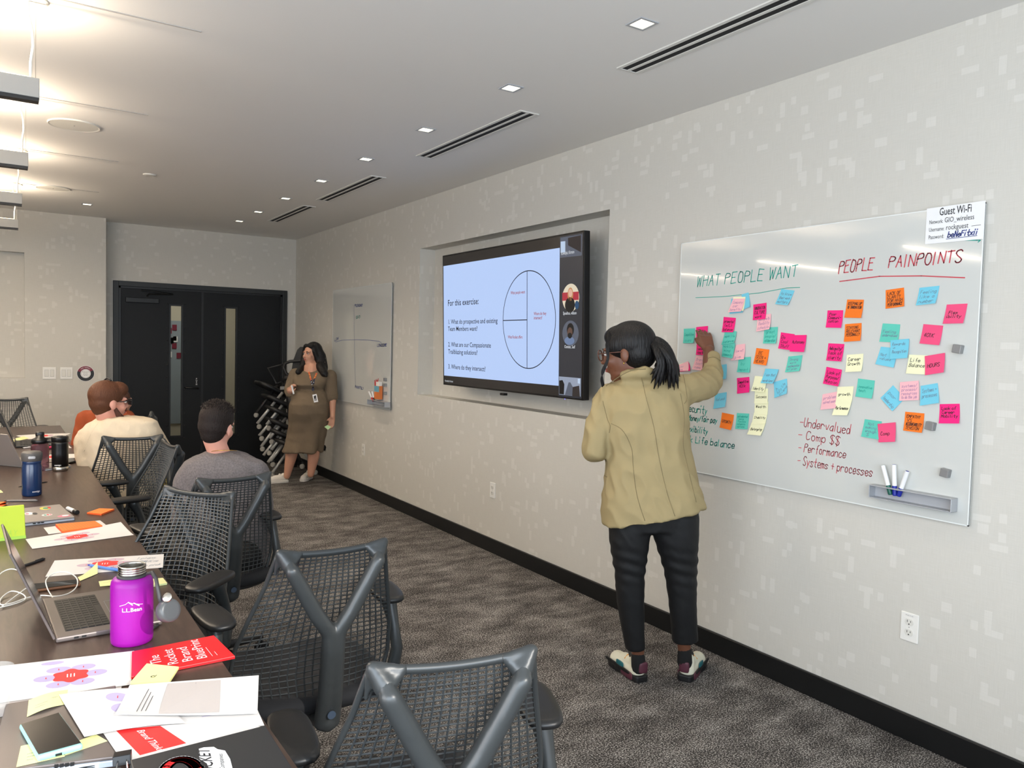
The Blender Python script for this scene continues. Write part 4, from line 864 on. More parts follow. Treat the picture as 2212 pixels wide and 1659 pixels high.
def blob(f, cu, cv, ru, rv, m, par, nm='printed_oval', e=.0003, n=28, star=None, ang=0):
    P_ = []
    for i in range(n):
        a = 2*PI*i/n; r = 1 if star is None else 1-star*abs(math.sin(a*3+.0))**1.0
        P_.append(f(cu+ru*r*math.cos(a), cv+rv*r*math.sin(a), e))
    c_ = f(cu, cv, e); mb = MB().add([c_]+P_, [(0, 1+i, 1+(i+1) % n) for i in range(n)]); return mb.build(nm, m, par)
def flower(o, f, cu, cv, R, asp, lil='paper_lilac', txt=True, n=6, skip=()):
    """red six-sided blossom with ovals around it, R in u units, asp = v units per u unit"""
    for k in range(n):
        if k in skip: continue
        a = 2*PI*k/n+.0; blob(f, cu+R*math.cos(a), cv+R*asp*math.sin(a), R*.50, R*.36*asp, lil, o, e=.0003)
    P_ = []
    for i in range(48):
        a = 2*PI*i/48; r = .80-.16*(.5+.5*math.cos(6*a)); P_.append(f(cu+R*r*math.cos(a), cv+R*asp*r*math.sin(a), .0006))
    c_ = f(cu, cv, .0006); MB().add([c_]+P_, [(0, 1+i, 1+(i+1) % 48) for i in range(48)]).build('printed_blossom', 'paper_red', o)
    m = MB(); m2 = MB()
    for i in range(-1, 2): m.ribbon([f(cu+i*R*.14, cv-R*.18*asp, .0009), f(cu+i*R*.14, cv+R*.18*asp, .0009)], .0022, UP)
    m.build('printed_lines', 'print_white', o)
    for k in range(n):
        if k in skip: continue
        a = 2*PI*k/n; m2.ribbon([f(cu+R*math.cos(a), cv+R*asp*(math.sin(a)-.08), .0009), f(cu+R*math.cos(a), cv+R*asp*(math.sin(a)+.08), .0009)], .0018, UP)
    m2.build('printed_lines', 'paper_red', o)
def plines(o, f, rows, w_, m='print_black'):
    mb = MB()
    for (u0, v0, u1, v1) in rows: mb.ribbon([f(u0, v0, .0006), f(u1, v1, .0006)], w_, UP)
    return mb.build('printed_lines', m, o)
GP = 'printed sheets on the conference table'
o, f = sheet([(55, 1165), (261, 1132.6), (289, 1155.7), (70, 1185.7)], 'white sheet with pale pink flower diagram, in front of the lined orange pad', z=TOPZ+.001, group=GP, curl=.012, corner=(1, 1)); flower(o, f, .47, .50, .155, 1.55, 'paper_pinklilac')
o, f = sheet([(94, 1140), (216, 1124), (234, 1138), (105, 1154)], 'white sheet lying beneath the lined orange pad', group=GP)
o, f = sheet([(118, 1211), (354, 1197), (352, 1226), (98, 1246)], 'white flower diagram sheet with handwriting at its right end', z=TOPZ, group=GP); flower(o, f, .47, .55, .165, 1.75, 'paper_pinklilac')
mb = MB()
for tx, v_ in (('61 plans', .70), ('PUBLIC no', .45), ('no pick', .18)): write(mb, tx, lambda u, v: f(u, v, .0006), UP, .75+(.7-v_)*.1, v_, .17, .13, .0012)
mb.build('handwriting', 'ink_faint', o)
o, f = sheet([(-40, 1444), (290, 1406), (283, 1479), (-40, 1524)], 'white flower diagram sheet left of the red booklet', z=TOPZ+.002, group=GP); flower(o, f, .575, .47, .165, 1.45, 'paper_lilac')
blob(f, .45, .90, .075, .05, 'paper_lilac', o)
o, f = sheet([(-30, 1470), (270, 1440), (262, 1487), (-30, 1556)], 'cream sheet under the flower sheet at the left picture edge', m='paper_grey', group=GP)
GQ = 'note squares on the table'
# orange pads
def padblock(c, h, label, m='note_orange', name='sticky_pad', z=TOPZ, cat='sticky pad', sheets=0, ink=None):
    q = quad(c, z+h); P_ = [p-UP*h for p in q]
    t = thing(name, label, cat, P_[3]); MB().slab(P_, UP*h).build('block', m, t)
    if sheets:
        e = MB()
        for k in range(1, sheets): e.slab([p+UP*(h*k/sheets)+ (p-sum(P_, V())/4).normalized()*.0006 for p in P_], UP*.0004)
        e.build('sheet_edges', ink or m, t)
    return t, q
t, q = padblock([(120, 1132), (205, 1125), (221, 1135), (135, 1147)], .010, 'lined orange note pad lying on white sheets', sheets=6, ink='paper_red', z=TOPZ+.001)
rl = MB()
for k in range(1, 14): u = k/14; rl.ribbon([q[0]*(1-u)+q[1]*u+UP*.0005, q[3]*(1-u)+q[2]*u+UP*.0005], .0008, UP)
rl.build('ruled_lines', 'paper_red', t)
padblock([(188, 1107), (214, 1098), (247, 1099), (219, 1110)], .007, 'plain orange sticky pad near the table edge', sheets=5, ink='paper_red')
for i, (c_, lb) in enumerate((([(-25, 1084), (13, 1084), (12, 1091), (-25, 1094)], 'crumpled orange note at the left picture edge, the farther one'), ([(-20, 1090), (10, 1089), (23, 1094), (-20, 1099)], 'crumpled orange note at the left picture edge, the nearer one'))):
    o, f = sheet(c_, lb, 'sticky note', 'sticky_note', 'note_orange', curl=.02, corner=(1, 0), group=GQ); plines(o, f, [(.5, .5, .8, .6), (.55, .3, .8, .3)], .0015)
sheet([(-20, 1099), (10, 1097), (22, 1101), (-10, 1104)], 'yellow note below the crumpled orange notes', 'sticky note', 'sticky_note', 'note_yellow', group=GQ)
sheet([(-30, 1055), (2, 1059), (7, 1064), (-30, 1068)], 'yellow note at the left picture edge beside the dark blue bottle', 'sticky note', 'sticky_note', 'note_yellow', group=GQ)
sheet([(-30, 996), (5, 997), (0, 1002), (-30, 1006)], 'tiny yellow note at the left picture edge by the silver laptop lid', 'sticky note', 'sticky_note', 'note_yellow', group=GQ)
o, f = sheet([(168, 1247), (211, 1229), (211, 1239), (173, 1255)], 'yellow note curling beside the brown phone', 'sticky note', 'sticky_note', 'note_yellow', curl=.03, corner=(1, 1), group=GQ, z=TOPZ+.001)
o, f = sheet([(213, 1256), (300, 1250), (302, 1265), (216, 1267)], 'yellow note with faint writing behind the pink bottle', 'sticky note', 'sticky_note', 'note_yellow', group=GQ, curl=.006); plines(o, f, [(.1, .6, .35, .65), (.45, .7, .6, .72), (.45, .5, .6, .52)], .0012, 'print_grey')
padblock([(320, 1251), (352, 1248), (361, 1259), (322, 1265)], .006, 'yellow sticky pad with green bottom sheet at the table edge', 'note_yellow', sheets=3, ink='note_green')
# booklet
q = quad([(285, 1407), (462, 1372), (508, 1417), (283, 1462)], TOPZ+.007)
t = thing('red_booklet', 'red square booklet titled The Rocket Brand BluePrint at the table edge', 'booklet', q[3]-UP*.007); MB().slab([p-UP*.007 for p in q], UP*.007).build('cover', 'booklet_red', t, bevel=.001)
def fq(q): return lambda u, v, e=.0005: q[3]*((1-u)*(1-v))+q[2]*(u*(1-v))+q[0]*((1-u)*v)+q[1]*(u*v)+UP*e
f = fq(q); up_ = (f(0, .5)-f(1, .5)).normalized(); rt_ = (f(.5, 1)-f(.5, 0)).normalized()
for tx, u in (('The', .30), ('Rocket', .455), ('Brand', .60), ('BluePrint', .745)): print_text(tx, f(u, .14 if tx != 'The' else .28), rt_, up_, .034, 'print_white', t, thick=.0, fit={'The': .055, 'Rocket': .098, 'Brand': .092, 'BluePrint': .128}[tx])
plines(t, f, [(.80, .16, .80, .55), (.85, .16, .85, .32)], .001, 'print_white')
# yellow pad on booklet
t, q = padblock([(317, 1433), (386, 1440), (366, 1471), (282, 1473)], .006, 'pale yellow sticky pad with a small squiggle lying on the red booklet', 'note_yellow', z=TOPZ+.008, sheets=4)
f = fq(q); MB().ribbon([f(.48+.05*math.cos(a/2), .28+.05*math.sin(a/2), .0006) for a in range(2, 14)]+[f(.55, .36, .0006)], .0016, UP).build('squiggle', 'print_black', t)
# lower pile
def laptop_closed(c, h, label, m, z=TOPZ, edge='laptop_edge', lidh=.006):
    q = quad(c, z+h); t = thing('laptop', label, 'laptop', q[3]-UP*h)
    MB().slab([p-UP*h for p in q], UP*(h-lidh-.001)).build('base', edge, t, bevel=.002); MB().slab([p-UP*lidh for p in q], UP*lidh).build('lid', m, t, bevel=.002)
    return t, fq(q), q
lt, lf, lq = laptop_closed([(12, 1520), (250, 1480), (262, 1632), (-25, 1668)], .019, 'grey closed laptop carrying a phone and yellow notes at the lower left', 'laptop_grey')
zl = TOPZ+.0195
pr = MB()
for u in (.50, .54, .58, .62): a = lf(u, -.001, -.004); pr.box(a, (.006, .004, .006))
pr.box(lf(.75, -.001, -.012), (.04, .004, .0012)).box(lf(.75, -.001, -.015), (.04, .004, .0012)); pr.build('side_vents', 'port_dark', lt)
o, f = sheet([(62, 1513), (147, 1490), (140, 1522), (58, 1549)], 'yellow note with faint writing above the teal phone', 'sticky note', 'sticky_note', 'note_yellow', z=zl, curl=.008, group=GQ); plines(o, f, [(.2, .45, .5, .45), (.2, .3, .45, .3), (.6, .6, .75, .6)], .0015, 'print_grey')
o, f = sheet([(45, 1612), (130, 1592), (140, 1634), (35, 1657)], 'yellow note under the lower left corner of the teal phone', 'sticky note', 'sticky_note', 'note_yellow', z=zl, group=GQ); plines(o, f, [(.2, .5, .35, .5), (.2, .35, .4, .36), (.2, .2, .33, .2)], .0015, 'print_grey')
o, f = sheet([(145, 1610), (207, 1586), (232, 1601), (140, 1632)], 'yellow note tucked under the right end of the teal phone', 'sticky note', 'sticky_note', 'note_yellow', z=zl, group=GQ)
# teal phone
def phone(c, h, z, label, case, name='phone'):
    q = quad(c, z+h); t = thing(name, label, 'phone', q[3]-UP*h); cen = sum(q, V())/4
    MB().slab([p-UP*h for p in q], UP*h).build('case', case, t, bevel=.004)
    s_ = [cen+(p-cen)*.93+UP*.0004 for p in q]; MB().slab(s_, UP*.0006).build('glass_front', 'phone_glass', t, bevel=.0005); return t, q
t, q = phone([(41, 1564), (128, 1537), (180, 1607), (81, 1634)], .011, zl+.001, 'phone in a mint green case lying on the grey laptop', 'phone_teal')
MB().box((q[3]*.55+q[2]*.45)-UP*.006+ (q[3]-q[0]).normalized()*.0015, (.010, .004, .003)).build('charging_port', 'port_dark', t)
# lower sheets
o, f = sheet([(127, 1501), (330, 1487), (400, 1562), (182, 1592)], 'white sheet with two lilac ovals beside the teal phone', z=zl+.004, curl=.01, group=GP); blob(f, .55, .76, .12, .12, 'paper_lilac', o); blob(f, .52, .47, .12, .12, 'paper_lilac', o); blob(f, .70, .60, .07, .12, 'paper_red', o, 'printed_blossom', .0005); plines(o, f, [(.54, .73, .56, .79), (.51, .44, .53, .5)], .0015, 'paper_red')
o, f = sheet([(262, 1520), (545, 1508), (571, 1567), (300, 1600)], 'white sheet showing below the sheet with the grey picture', z=zl+.001, group=GP); plines(o, f, [(.55, .45, .9, .62)], .002, 'paper_lilac')
o, f = sheet([(280, 1480), (559, 1459), (556, 1541), (248, 1555)], 'white sheet with a grey printed block and fine text', z=zl+.008, curl=.014, corner=(0, 0), group=GP)
MB().add([f(.30, .04), f(.725, .06), f(.70, .94), f(.29, .95)], [(0, 1, 2, 3)]).build('printed_block', 'paper_grey', o)
plines(o, f, [(.14, .10, .16, .82), (.17, .12, .185, .72), (.20, .12, .21, .6), (.40, .30, .40, .55), (.42, .55, .42, .85), (.44, .6, .44, .85), (.53, .5, .53, .8), (.55, .5, .55, .8), (.51, .75, .51, .9), (.50, .1, .50, .35), (.52, .12, .52, .35), (.66, .5, .66, .6), (.33, .55, .33, .6)], .0012)
o, f = sheet([(219, 1578), (500, 1560), (575, 1572), (268, 1650)], 'white booklet page with a red block clipped at the lower edge', z=zl+.002, curl=.004, group=GP)
MB().add([f(.10, .97), f(.44, .98), f(.44, .12), f(.12, .10)], [(3, 2, 1, 0)]).build('printed_block', 'paper_red', o)
print_text('Brand Thinking', f(.235, .86, .0008), f(.235, .3)-f(.235, .86), f(.4, .6)-f(.2, .6), .019, 'print_white', o, thick=.004)
# black laptop with stickers
bt, bf, bq = laptop_closed([(281, 1641), (573, 1566), (652, 1690), (318, 1790)], .016, 'black closed laptop with white stickers at the bottom of the picture', 'laptop_black', z=zl+.010, edge='laptop_black')
bx = (bq[1]-bq[0]).normalized(); by = (bq[0]-bq[3]).normalized()
def bp(x, y): return atz(x, y, bq[0].z)+UP*.0006
st_ = [bp(427, 1619), bp(440, 1615), bp(462, 1614), bp(470, 1619), bp(486, 1622), bp(497, 1640), bp(502, 1659), bp(500, 1664), bp(455, 1672), bp(447, 1650), bp(431, 1640)]
sk = MB().poly(list(reversed(st_))).build('sticker', 'print_white', bt)
MB().ribbon([bp(392+20*math.cos(a)*1.9, 1676-34*math.sin(a))+UP*.0001 for a in [PI*.10+PI*.85*i/20 for i in range(21)]], .022, UP).build('sticker', 'print_white', bt)
MB().ribbon([bp(392+20*math.cos(a)*1.9, 1676-34*math.sin(a))+UP*.0004 for a in [PI*.13+PI*.79*i/20 for i in range(21)]], .012, UP).build('sticker_stripe', 'booklet_red', bt)
print_text('ROCKET', bp(468, 1682)+UP*.0006, bp(446, 1620)-bp(462, 1682), bp(440, 1640)-bp(460, 1640), .030, 'print_black', sk, thick=.01, fit=(bp(446, 1620)-bp(462, 1682)).length); print_text('Companies', bp(486, 1664)+UP*.0006, bp(480, 1626)-bp(486, 1664), bp(440, 1640)-bp(460, 1640), .012, 'print_black', sk)
# binder clip
p = atz(262, 1640, zl+.014); t = thing('binder_clip', 'black binder clip holding the booklet pages', 'binder clip', p)
MB().prism([p+V((-.014, -.006, -.008)), p+V((.014, -.010, -.008)), p+V((.014, -.006, .008)), p+V((-.014, -.002, .008))], V((.004, .018, 0))).build('spring', 'tumbler_black', t, bevel=.001)
MB().tube([p+V((-.006, -.004, 0)), p+V((-.010, -.026, -.004)), p+V((.006, -.030, -.004)), p+V((.008, -.004, 0))], .0016, 6).build('wire_handle', 'chrome', t)
# ---- bottles
def wrap_text(txt, c, r, ang, z, size, m, par, lean=0):
    cu = bpy.data.curves.new('t', 'FONT'); cu.body = txt; cu.align_x = 'CENTER'; cu.resolution_u = 2; cu.offset = .012
    o = bpy.data.objects.new('t', cu); S.collection.objects.link(o); dg = bpy.context.evaluated_depsgraph_get()
    me = bpy.data.meshes.new_from_object(o.evaluated_get(dg)); bpy.data.objects.remove(o); mb = MB(); vs = []
    for v in me.vertices:
        a = ang+v.co.x*size/r; rr = r+.0007; vs.append(V((c.x+rr*math.cos(a), c.y+rr*math.sin(a), c.z+z+v.co.y*size)))
    mb.add(vs, [tuple(p.vertices) for p in me.polygons]); return mb.build('lettering', m, par)
def cam_ang(c): return math.atan2(-c.y, -c.x)
p = atz(285, 1385, TZ); bt_ = thing('water_bottle', 'bright magenta steel water bottle with its cap hanging off a strap', 'bottle', p)
MB().lathe([(.044, 0), (.0475, .004), (.0488, .012), (.0488, .146), (.047, .156), (.042, .163), (.034, .1655)], p, 48).build('body', 'magenta_paint', bt_, smooth=True)
MB().lathe([(.0335, .1640), (.0350, .166), (.0350, .1695), (.0325, .171)], p, 40).build('gasket_ring', 'strap_grey', bt_, smooth=True)
nk = MB(); pr_ = [(.0300, .170)]
for k in range(3): z_ = .1725+.0055*k; pr_ += [(.0302, z_), (.0318, z_+.0012), (.0318, z_+.0026), (.0302, z_+.0038)]
pr_ += [(.0318, .1890), (.0318, .1935), (.0310, .1945), (.0285, .1945), (.0280, .190), (.0278, .10)]
nk.lathe(pr_, p, 40); nk.f = nk.f[:-2]; nk.build('steel_neck', 'steel', bt_, smooth=True)
MB().lathe([(.0277, .10), (.0277, .101)], p, 32).build('inside', 'port_dark', bt_)
sp_ = [atd(x, y, d) for x, y, d in ((318, 1240, 1.91), (329, 1236, 1.89), (337, 1250, 1.875), (341, 1272, 1.87), (345, 1292, 1.87), (352, 1306, 1.87))]
MB().tube(sp_, [.0035, .0045, .0045, .0045, .005, .006], 8).build('strap', 'strap_grey', bt_, smooth=True)
ax = (E_*.80-N_*.45+UP*.25).normalized(); cc = atd(363, 1319, 1.87)
cp = MB().lathe([(.020, -.013), (.0265, -.010), (.0275, .0), (.0275, .010), (.0255, .013), (.018, .0138)], cc, 36, ax).build('cap', 'cap_grey', bt_, smooth=True)
MB().lathe([(.011, 0), (.012, .003), (.010, .005)], atd(362, 1291, 1.86), 20, (UP*.5-N_).normalized()).build('strap_button', 'steel', bt_, smooth=True)
ca = cam_ang(p)
wrap_text('L.L.Bean', p, .0488, ca, .0905, .0135, 'print_white', bt_)
mt = MB(); P_ = [(-.028, 0), (-.021, .002), (-.014, .0045), (-.008, .0095), (-.003, .007), (.001, .005), (.004, .0062), (.010, .003), (.016, .0012), (.024, 0)]
P_ = [V((p.x+.0496*math.cos(ca+a/.0488), p.y+.0496*math.sin(ca+a/.0488), p.z+.1055+b)) for a, b in P_]
for a, b in zip(P_[:-1], P_[1:]): mt.ribbon([a, b], .0011, V((math.cos(ca), math.sin(ca), 0)))
for a, b in ((3, 5), (6, 8)): mt.ribbon([P_[a], P_[b]+V((0, 0, -.0035))], .0022, V((math.cos(ca), math.sin(ca), 0)))
mt.build('mountain_emblem', 'print_white', bt_)
# navy bottle
p = atz(69, 1070, TZ); t = thing('travel_mug', 'dark blue travel mug with grey lid', 'bottle', p)
MB().lathe([(.036, 0), (.040, .003), (.0415, .010), (.0415, .14), (.0385, .150), (.0395, .158), (.0415, .166)], p, 40).build('body', 'navy_paint', t, smooth=True)
ld = MB().lathe([(.0405, .164), (.0425, .168), (.0445, .192), (.0440, .203), (.036, .210), (.020, .212)], p, 40).build('lid', 'lid_grey', t, smooth=True)
ca = cam_ang(p); bt2 = MB().pad((p.x+.0425*math.cos(ca), p.y+.0425*math.sin(ca), p.z+.185), (.030, .006, .012), 3, M3=Matrix.Rotation(ca+PI/2, 3, 'Z')).build('button', 'silver_plastic', ld, smooth=True)
wrap_text('contigo', p, .0415, ca+.45, .020, .0115, 'print_white', t)
p = atz(130, 1017, TZ); t = thing('travel_mug', 'black tumbler with a brushed steel foot', 'bottle', p)
MB().lathe([(.036, 0), (.039, .003), (.041, .012), (.0415, .026)], p, 40).build('steel_foot', 'steel', t, smooth=True)
MB().lathe([(.0415, .026), (.0418, .10), (.0425, .155), (.0435, .165)], p, 40).build('body', 'tumbler_black', t, smooth=True)
MB().lathe([(.0405, .165), (.0430, .168), (.0440, .186), (.0435, .193), (.034, .196), (.018, .194)], p, 40).build('lid', 'tumbler_black', t, smooth=True)
MB().pad((p.x, p.y, p.z+.197), (.03, .018, .006), 3).build('sip_flap', 'lid_grey', t, smooth=True)
wrap_text('contigo', p, .0417, cam_ang(p)-.30, .034, .0115, 'print_white', t)
p = atz(86.5, 1016, TZ); t = thing('sports_bottle', 'smoky see-through sports bottle with black screw lid', 'bottle', p)
MB().lathe([(.038, 0), (.043, .004), (.0445, .012), (.0445, .13), (.042, .146), (.037, .155)], p, 40).build('body', 'smoke_clear', t, smooth=True)
MB().lathe([(.040, .153), (.044, .155), (.0445, .170), (.040, .178), (.022, .186), (.020, .200)], p, 36).build('lid', 'tumbler_black', t, smooth=True)
MB().pad(p+V((0, 0, .205)), (.044, .034, .024), 3).build('spout_cap', 'tumbler_black', t, smooth=True)
MB().cap(p+E_*.035+UP*.166, p+E_*.066+UP*.166, .009).build('carry_loop', 'tumbler_black', t, smooth=True)

# ---- open laptops
def laptop_open(o, hd, label, w_=.356, d_=.245, lean=24, m='laptop_grey', keys=True, lidm=None, scale=1):
    o = V(o); hd = V(hd).normalized(); fd = V((hd.y, -hd.x, 0)); t = thing('laptop', label, 'laptop', o)
    P_ = lambda a, b, z: o+hd*(a*w_)+fd*(b*d_)+UP*z
    MB().slab([P_(0, 0, .001), P_(1, 0, .001), P_(1, 1, .001), P_(0, 1, .001)], UP*.013).build('base', m, t, bevel=.004)
    MB().slab([P_(.11, .10, .0142), P_(.89, .10, .0142), P_(.89, .52, .0142), P_(.11, .52, .0142)], UP*.0004).build('key_well', 'port_dark', t)
    k = MB()
    if keys:
        for r in range(6):
            n = 14
            for i in range(n):
                if r == 5 and 3 < i < 9: continue
                a0 = .115+.77*(i+.08)/n; a1 = .115+.77*(i+.92)/n; b0 = .105+.41*(r+.10)/6; b1 = .105+.41*(r+.90)/6
                k.slab([P_(a0, b0, .0147), P_(a1, b0, .0147), P_(a1, b1, .0147), P_(a0, b1, .0147)], UP*.0014)
        k.slab([P_(.115+.77*4/14, .105+.41*5.1/6, .0147), P_(.115+.77*9/14, .105+.41*5.1/6, .0147), P_(.115+.77*9/14, .105+.41*5.9/6, .0147), P_(.115+.77*4/14, .105+.41*5.9/6, .0147)], UP*.0014)
    kb = k.build('keyboard', 'key_black', t)
    tp = MB()
    for a, b in (((.32, .57), (.68, .572)), ((.32, .96), (.68, .962)), ((.32, .57), (.322, .96)), ((.678, .57), (.68, .96))): tp.slab([P_(a[0], a[1], .0142), P_(b[0], a[1], .0142), P_(b[0], b[1], .0142), P_(a[0], b[1], .0142)], UP*.0002)
    tp.build('trackpad_outline', 'laptop_edge', t)
    pt = MB()
    for b in (.18, .25): pt.box(P_(-.002, b, .008), (.003, .010, .004), Matrix.Rotation(math.atan2(hd.y, hd.x), 3, 'Z'))
    pt.build('side_ports', 'port_dark', t)
    ln = math.radians(lean); ud = (-fd*math.sin(ln)+UP*math.cos(ln)); nn = (fd*math.cos(ln)+UP*math.sin(ln)); q0 = P_(0, 0, .012); q1 = P_(1, 0, .012); L = d_*1.0
    MB().slab([q0, q1, q1+ud*L, q0+ud*L], -nn*.006).build('lid', lidm or m, t, bevel=.002)
    s0, s1 = q0+hd*.006+ud*.012, q1-hd*.006+ud*.012
    MB().slab([s0, s1, s1+ud*(L-.018), s0+ud*(L-.018)], nn*.0006).build('screen_glass', 'laptop_screen', t)
    return t, q0, q1, ud, nn, L
H1 = atz(121, 1391, TZ); H2 = atz(91, 1303, TZ)
laptop_open(H1, H2-H1, 'open grey laptop with black keys beside the magenta bottle', lean=22)
p = atz(34, 968, TZ); laptop_open(p, (0.0, 1, 0), 'open dark laptop in front of the far papers', .33, .24, 20, 'laptop_black')
p = atz(52, 1011, TZ); t, q0, q1, ud, nn, L = laptop_open(p, (-.62, .78, 0), 'open silver laptop showing its lid back at the left picture edge', .30, .215, 27, 'laptop_silver')
c_ = (q0+q1)/2+ud*L*.5-nn*.0065; MB().poly([c_+((q1-q0).normalized()*math.cos(a)*.016+ud*math.sin(a)*.019) for a in [2*PI*i/16 for i in range(16)]]).build('emblem', 'port_dark', t)
# closed silver laptop with stickers
sl, f, q = laptop_closed([(-60, 1109), (129, 1089), (161, 1116), (-40, 1139)], .016, 'closed silver laptop decorated with stickers beside the lime pad', 'laptop_silver')
for (u, v, ru, rv, m_) in ((.79, .80, .06, .11, 'sticker_yellow'), (.57, .55, .05, .10, 'print_white'), (.74, .32, .06, .07, 'print_white'), (.90, .12, .075, .08, 'sticker_pink')): blob(f, u, v, ru, rv, m_, sl, 'sticker')
for (u, v, ru, rv, m_) in ((.80, .80, .035, .06, 'sticker_teal'), (.84, .81, .02, .06, 'paper_red'), (.72, .32, .018, .04, 'sticker_teal'), (.75, .32, .015, .04, 'paper_red'), (.78, .32, .012, .04, 'sticker_pink'), (.92, .14, .04, .04, 'print_white'), (.55, .55, .02, .05, 'sticker_pink')): blob(f, u, v, ru, rv, m_, sl, 'sticker_print', .0005)
blob(f, .63, .50, .028, .07, 'port_dark', sl, 'emblem', .0006)
pt = MB()
for u in (.55, .60, .64): pt.box(f(u, -.004, -.009), (.010, .003, .004))
pt.build('side_ports', 'port_dark', sl)
sl2, f, q = laptop_closed([(84, 1002), (138, 998), (153, 1004), (98, 1012)], .014, 'thin silver laptop behind the black tumbler', 'laptop_silver')
phone([(145, 990), (163, 989), (166, 995), (146, 1000)], .010, TOPZ+.001, 'black phone right of the black tumbler', 'phone_glass')
phone([(62, 1262), (172, 1251), (175, 1261), (66, 1275)], .009, TOPZ, 'phone in a brown case under the white cable loop', 'phone_brown')
def pen(x0, y0, x1, y1, label, m='pen_grey', r=.0045, z=None, tip='pen_dark'):
    z = TZ+r if z is None else z; a = atz(x0, y0, z); b = atz(x1, y1, z); d = b-a; L = d.length; d.normalize(); t = thing('pen', label, 'pen', a-UP*r)
    MB().lathe([(r*.2, 0), (r*.7, L*.05), (r*.9, L*.09)], a, 10, d).build('tip', tip, t)
    MB().lathe([(r*.9, L*.09), (r, L*.12), (r, L*.95), (r*.8, L)], a, 10, d).build('barrel', m, t, smooth=True)
    MB().box(a+d*L*.82+UP*r*1.1, (L*.26, r*.5, r*.4), Matrix.Rotation(math.atan2(d.y, d.x), 3, 'Z')).build('clip', m, t); return t
pen(8, 1082, 81, 1081, 'grey pen lying in front of the dark blue mug'); pen(39, 1052, 102, 1041, 'thin dark pen passing behind the dark blue mug', 'pen_dark', .003)
pen(31, 1229, 96, 1207, 'dark grey pen behind the open grey laptop lid', 'pen_dark'); pen(189, 1220, 262, 1233, 'translucent blue pen on the handwritten flower sheet', 'pen_blue', .0045, TZ+.007, 'marker_blue')
pen(328, 1358, 342, 1350, 'pen end sticking out right of the magenta bottle', 'pen_dark')
pen(48, 968, 66, 966, 'white and blue pen in front of the dark laptop', 'marker_white', .005)
def table_marker(x0, y0, x1, y1, m1, label, body='marker_white', r=.009):
    a = atz(x0, y0, TZ+r); b = atz(x1, y1, TZ+r); d = b-a; L = d.length; d.normalize(); t = thing('marker', label, 'marker', a-UP*r)
    MB().lathe([(r*.85, 0), (r, .003), (r, L*.72)], a, 18, d).build('barrel', body, t, smooth=False); MB().lathe([(r*1.1, L*.72), (r*1.1, L*.985), (r*.9, L)], a, 18, d).build('cap', m1, t)
table_marker(146, 1098, 167, 1107, 'marker_black', 'white marker with black cap beside the stickered laptop')
table_marker(103, 968, 148, 957, 'marker_pink', 'pink highlighter lying behind the black tumbler', 'marker_pink')
o, f = sheet([(34, 941), (153, 936), (135, 944), (62, 949)], 'farthest white sheet with pink print at the far end of the table', z=TOPZ, curl=.008, group=GP); blob(f, .50, .5, .10, .25, 'paper_red', o); blob(f, .36, .5, .06, .25, 'paper_pinklilac', o); blob(f, .63, .5, .06, .25, 'paper_pinklilac', o)
sheet([(33, 947), (58, 941), (67, 946), (36, 953)], 'cream sheet behind the dark open laptop', z=TOPZ+.001, m='note_yellow', group=GP)
o, f = sheet([(92, 983), (171, 980), (168, 990), (95, 993)], 'white sheet with red print behind the black tumbler', group=GP); blob(f, .25, .5, .12, .3, 'paper_red', o)
sheet([(138, 964), (146, 960), (155, 968), (138, 967)], 'small white sheet corner right of the black tumbler', group=GP)
# lime pad standing up
b0, b1 = atz(-45, 1174, TZ), atz(56, 1162, TZ); hd = (b1-b0).normalized(); bk = V((-hd.y, hd.x, 0)); t = thing('note_pad', 'large lime green pad standing upright at the left edge', 'note pad', (b0+b1)/2)
tl = bk*.035+UP*.118
MB().slab([b0, b1, b1+tl, b0+tl], bk*.016).build('pad_front', 'pad_lime', t, bevel=.002)
MB().slab([b0-bk*.004, b1-bk*.004, b1-bk*.0005+UP*.010, b0-bk*.0005+UP*.010], bk*.003).build('bottom_edge', 'pad_lime_edge', t)
mb = MB(); write(mb, 'NAY', lambda u, v: b0+(b1-b0)*u+tl*v-bk*.001, -bk, .50, .10, .30, .18, .0015); mb.build('embossed_writing', 'pad_lime_edge', t)
# charging cable
def spl(P_, n=5):
    out = []
    for i in range(len(P_)-1):
        p0, p1, p2, p3 = P_[max(0, i-1)], P_[i], P_[i+1], P_[min(len(P_)-1, i+2)]
        for k in range(n):
            s_ = k/n; out.append(.5*((2*p1)+(p2-p0)*s_+(2*p0-5*p1+4*p2-p3)*s_*s_+(3*p1-p0-3*p2+p3)*s_**3))
    return out+[P_[-1]]
t = thing('charging_cable', 'looped white charging cable plugged into the open grey laptop', 'cable', atz(60, 1290, TZ))
c1 = [(120, 1300, .752), (112, 1288, .75), (102, 1270, .75), (100, 1252, .757), (118, 1238, .765), (145, 1236, .768), (165, 1248, .762), (166, 1266, .755), (150, 1281, .748), (122, 1288, .745), (90, 1286, .745), (60, 1291, .745), (25, 1303, .745), (2, 1306, .745), (3, 1292, .745), (25, 1277, .75), (50, 1284, .75), (54, 1295, .745), (30, 1305, .745), (-8, 1314, .745)]
MB().tube(spl([atz(*q_) for q_ in c1]), .0017, 8).build('cable', 'cord_white', t, smooth=True)
c2 = [(-8, 1250, .75), (5, 1236, .758), (25, 1229, .765), (45, 1236, .765), (60, 1256, .757), (68, 1274, .75), (74, 1281, .748), (60, 1270, .752), (40, 1283, .748), (5, 1310, .745)]
MB().tube(spl([atz(*q_) for q_ in c2]), .0017, 8).build('cable', 'cord_white', t, smooth=True)
MB().box(atz(119, 1297, .751), (.012, .008, .005)).build('plug', 'white_plastic', t, bevel=.001)
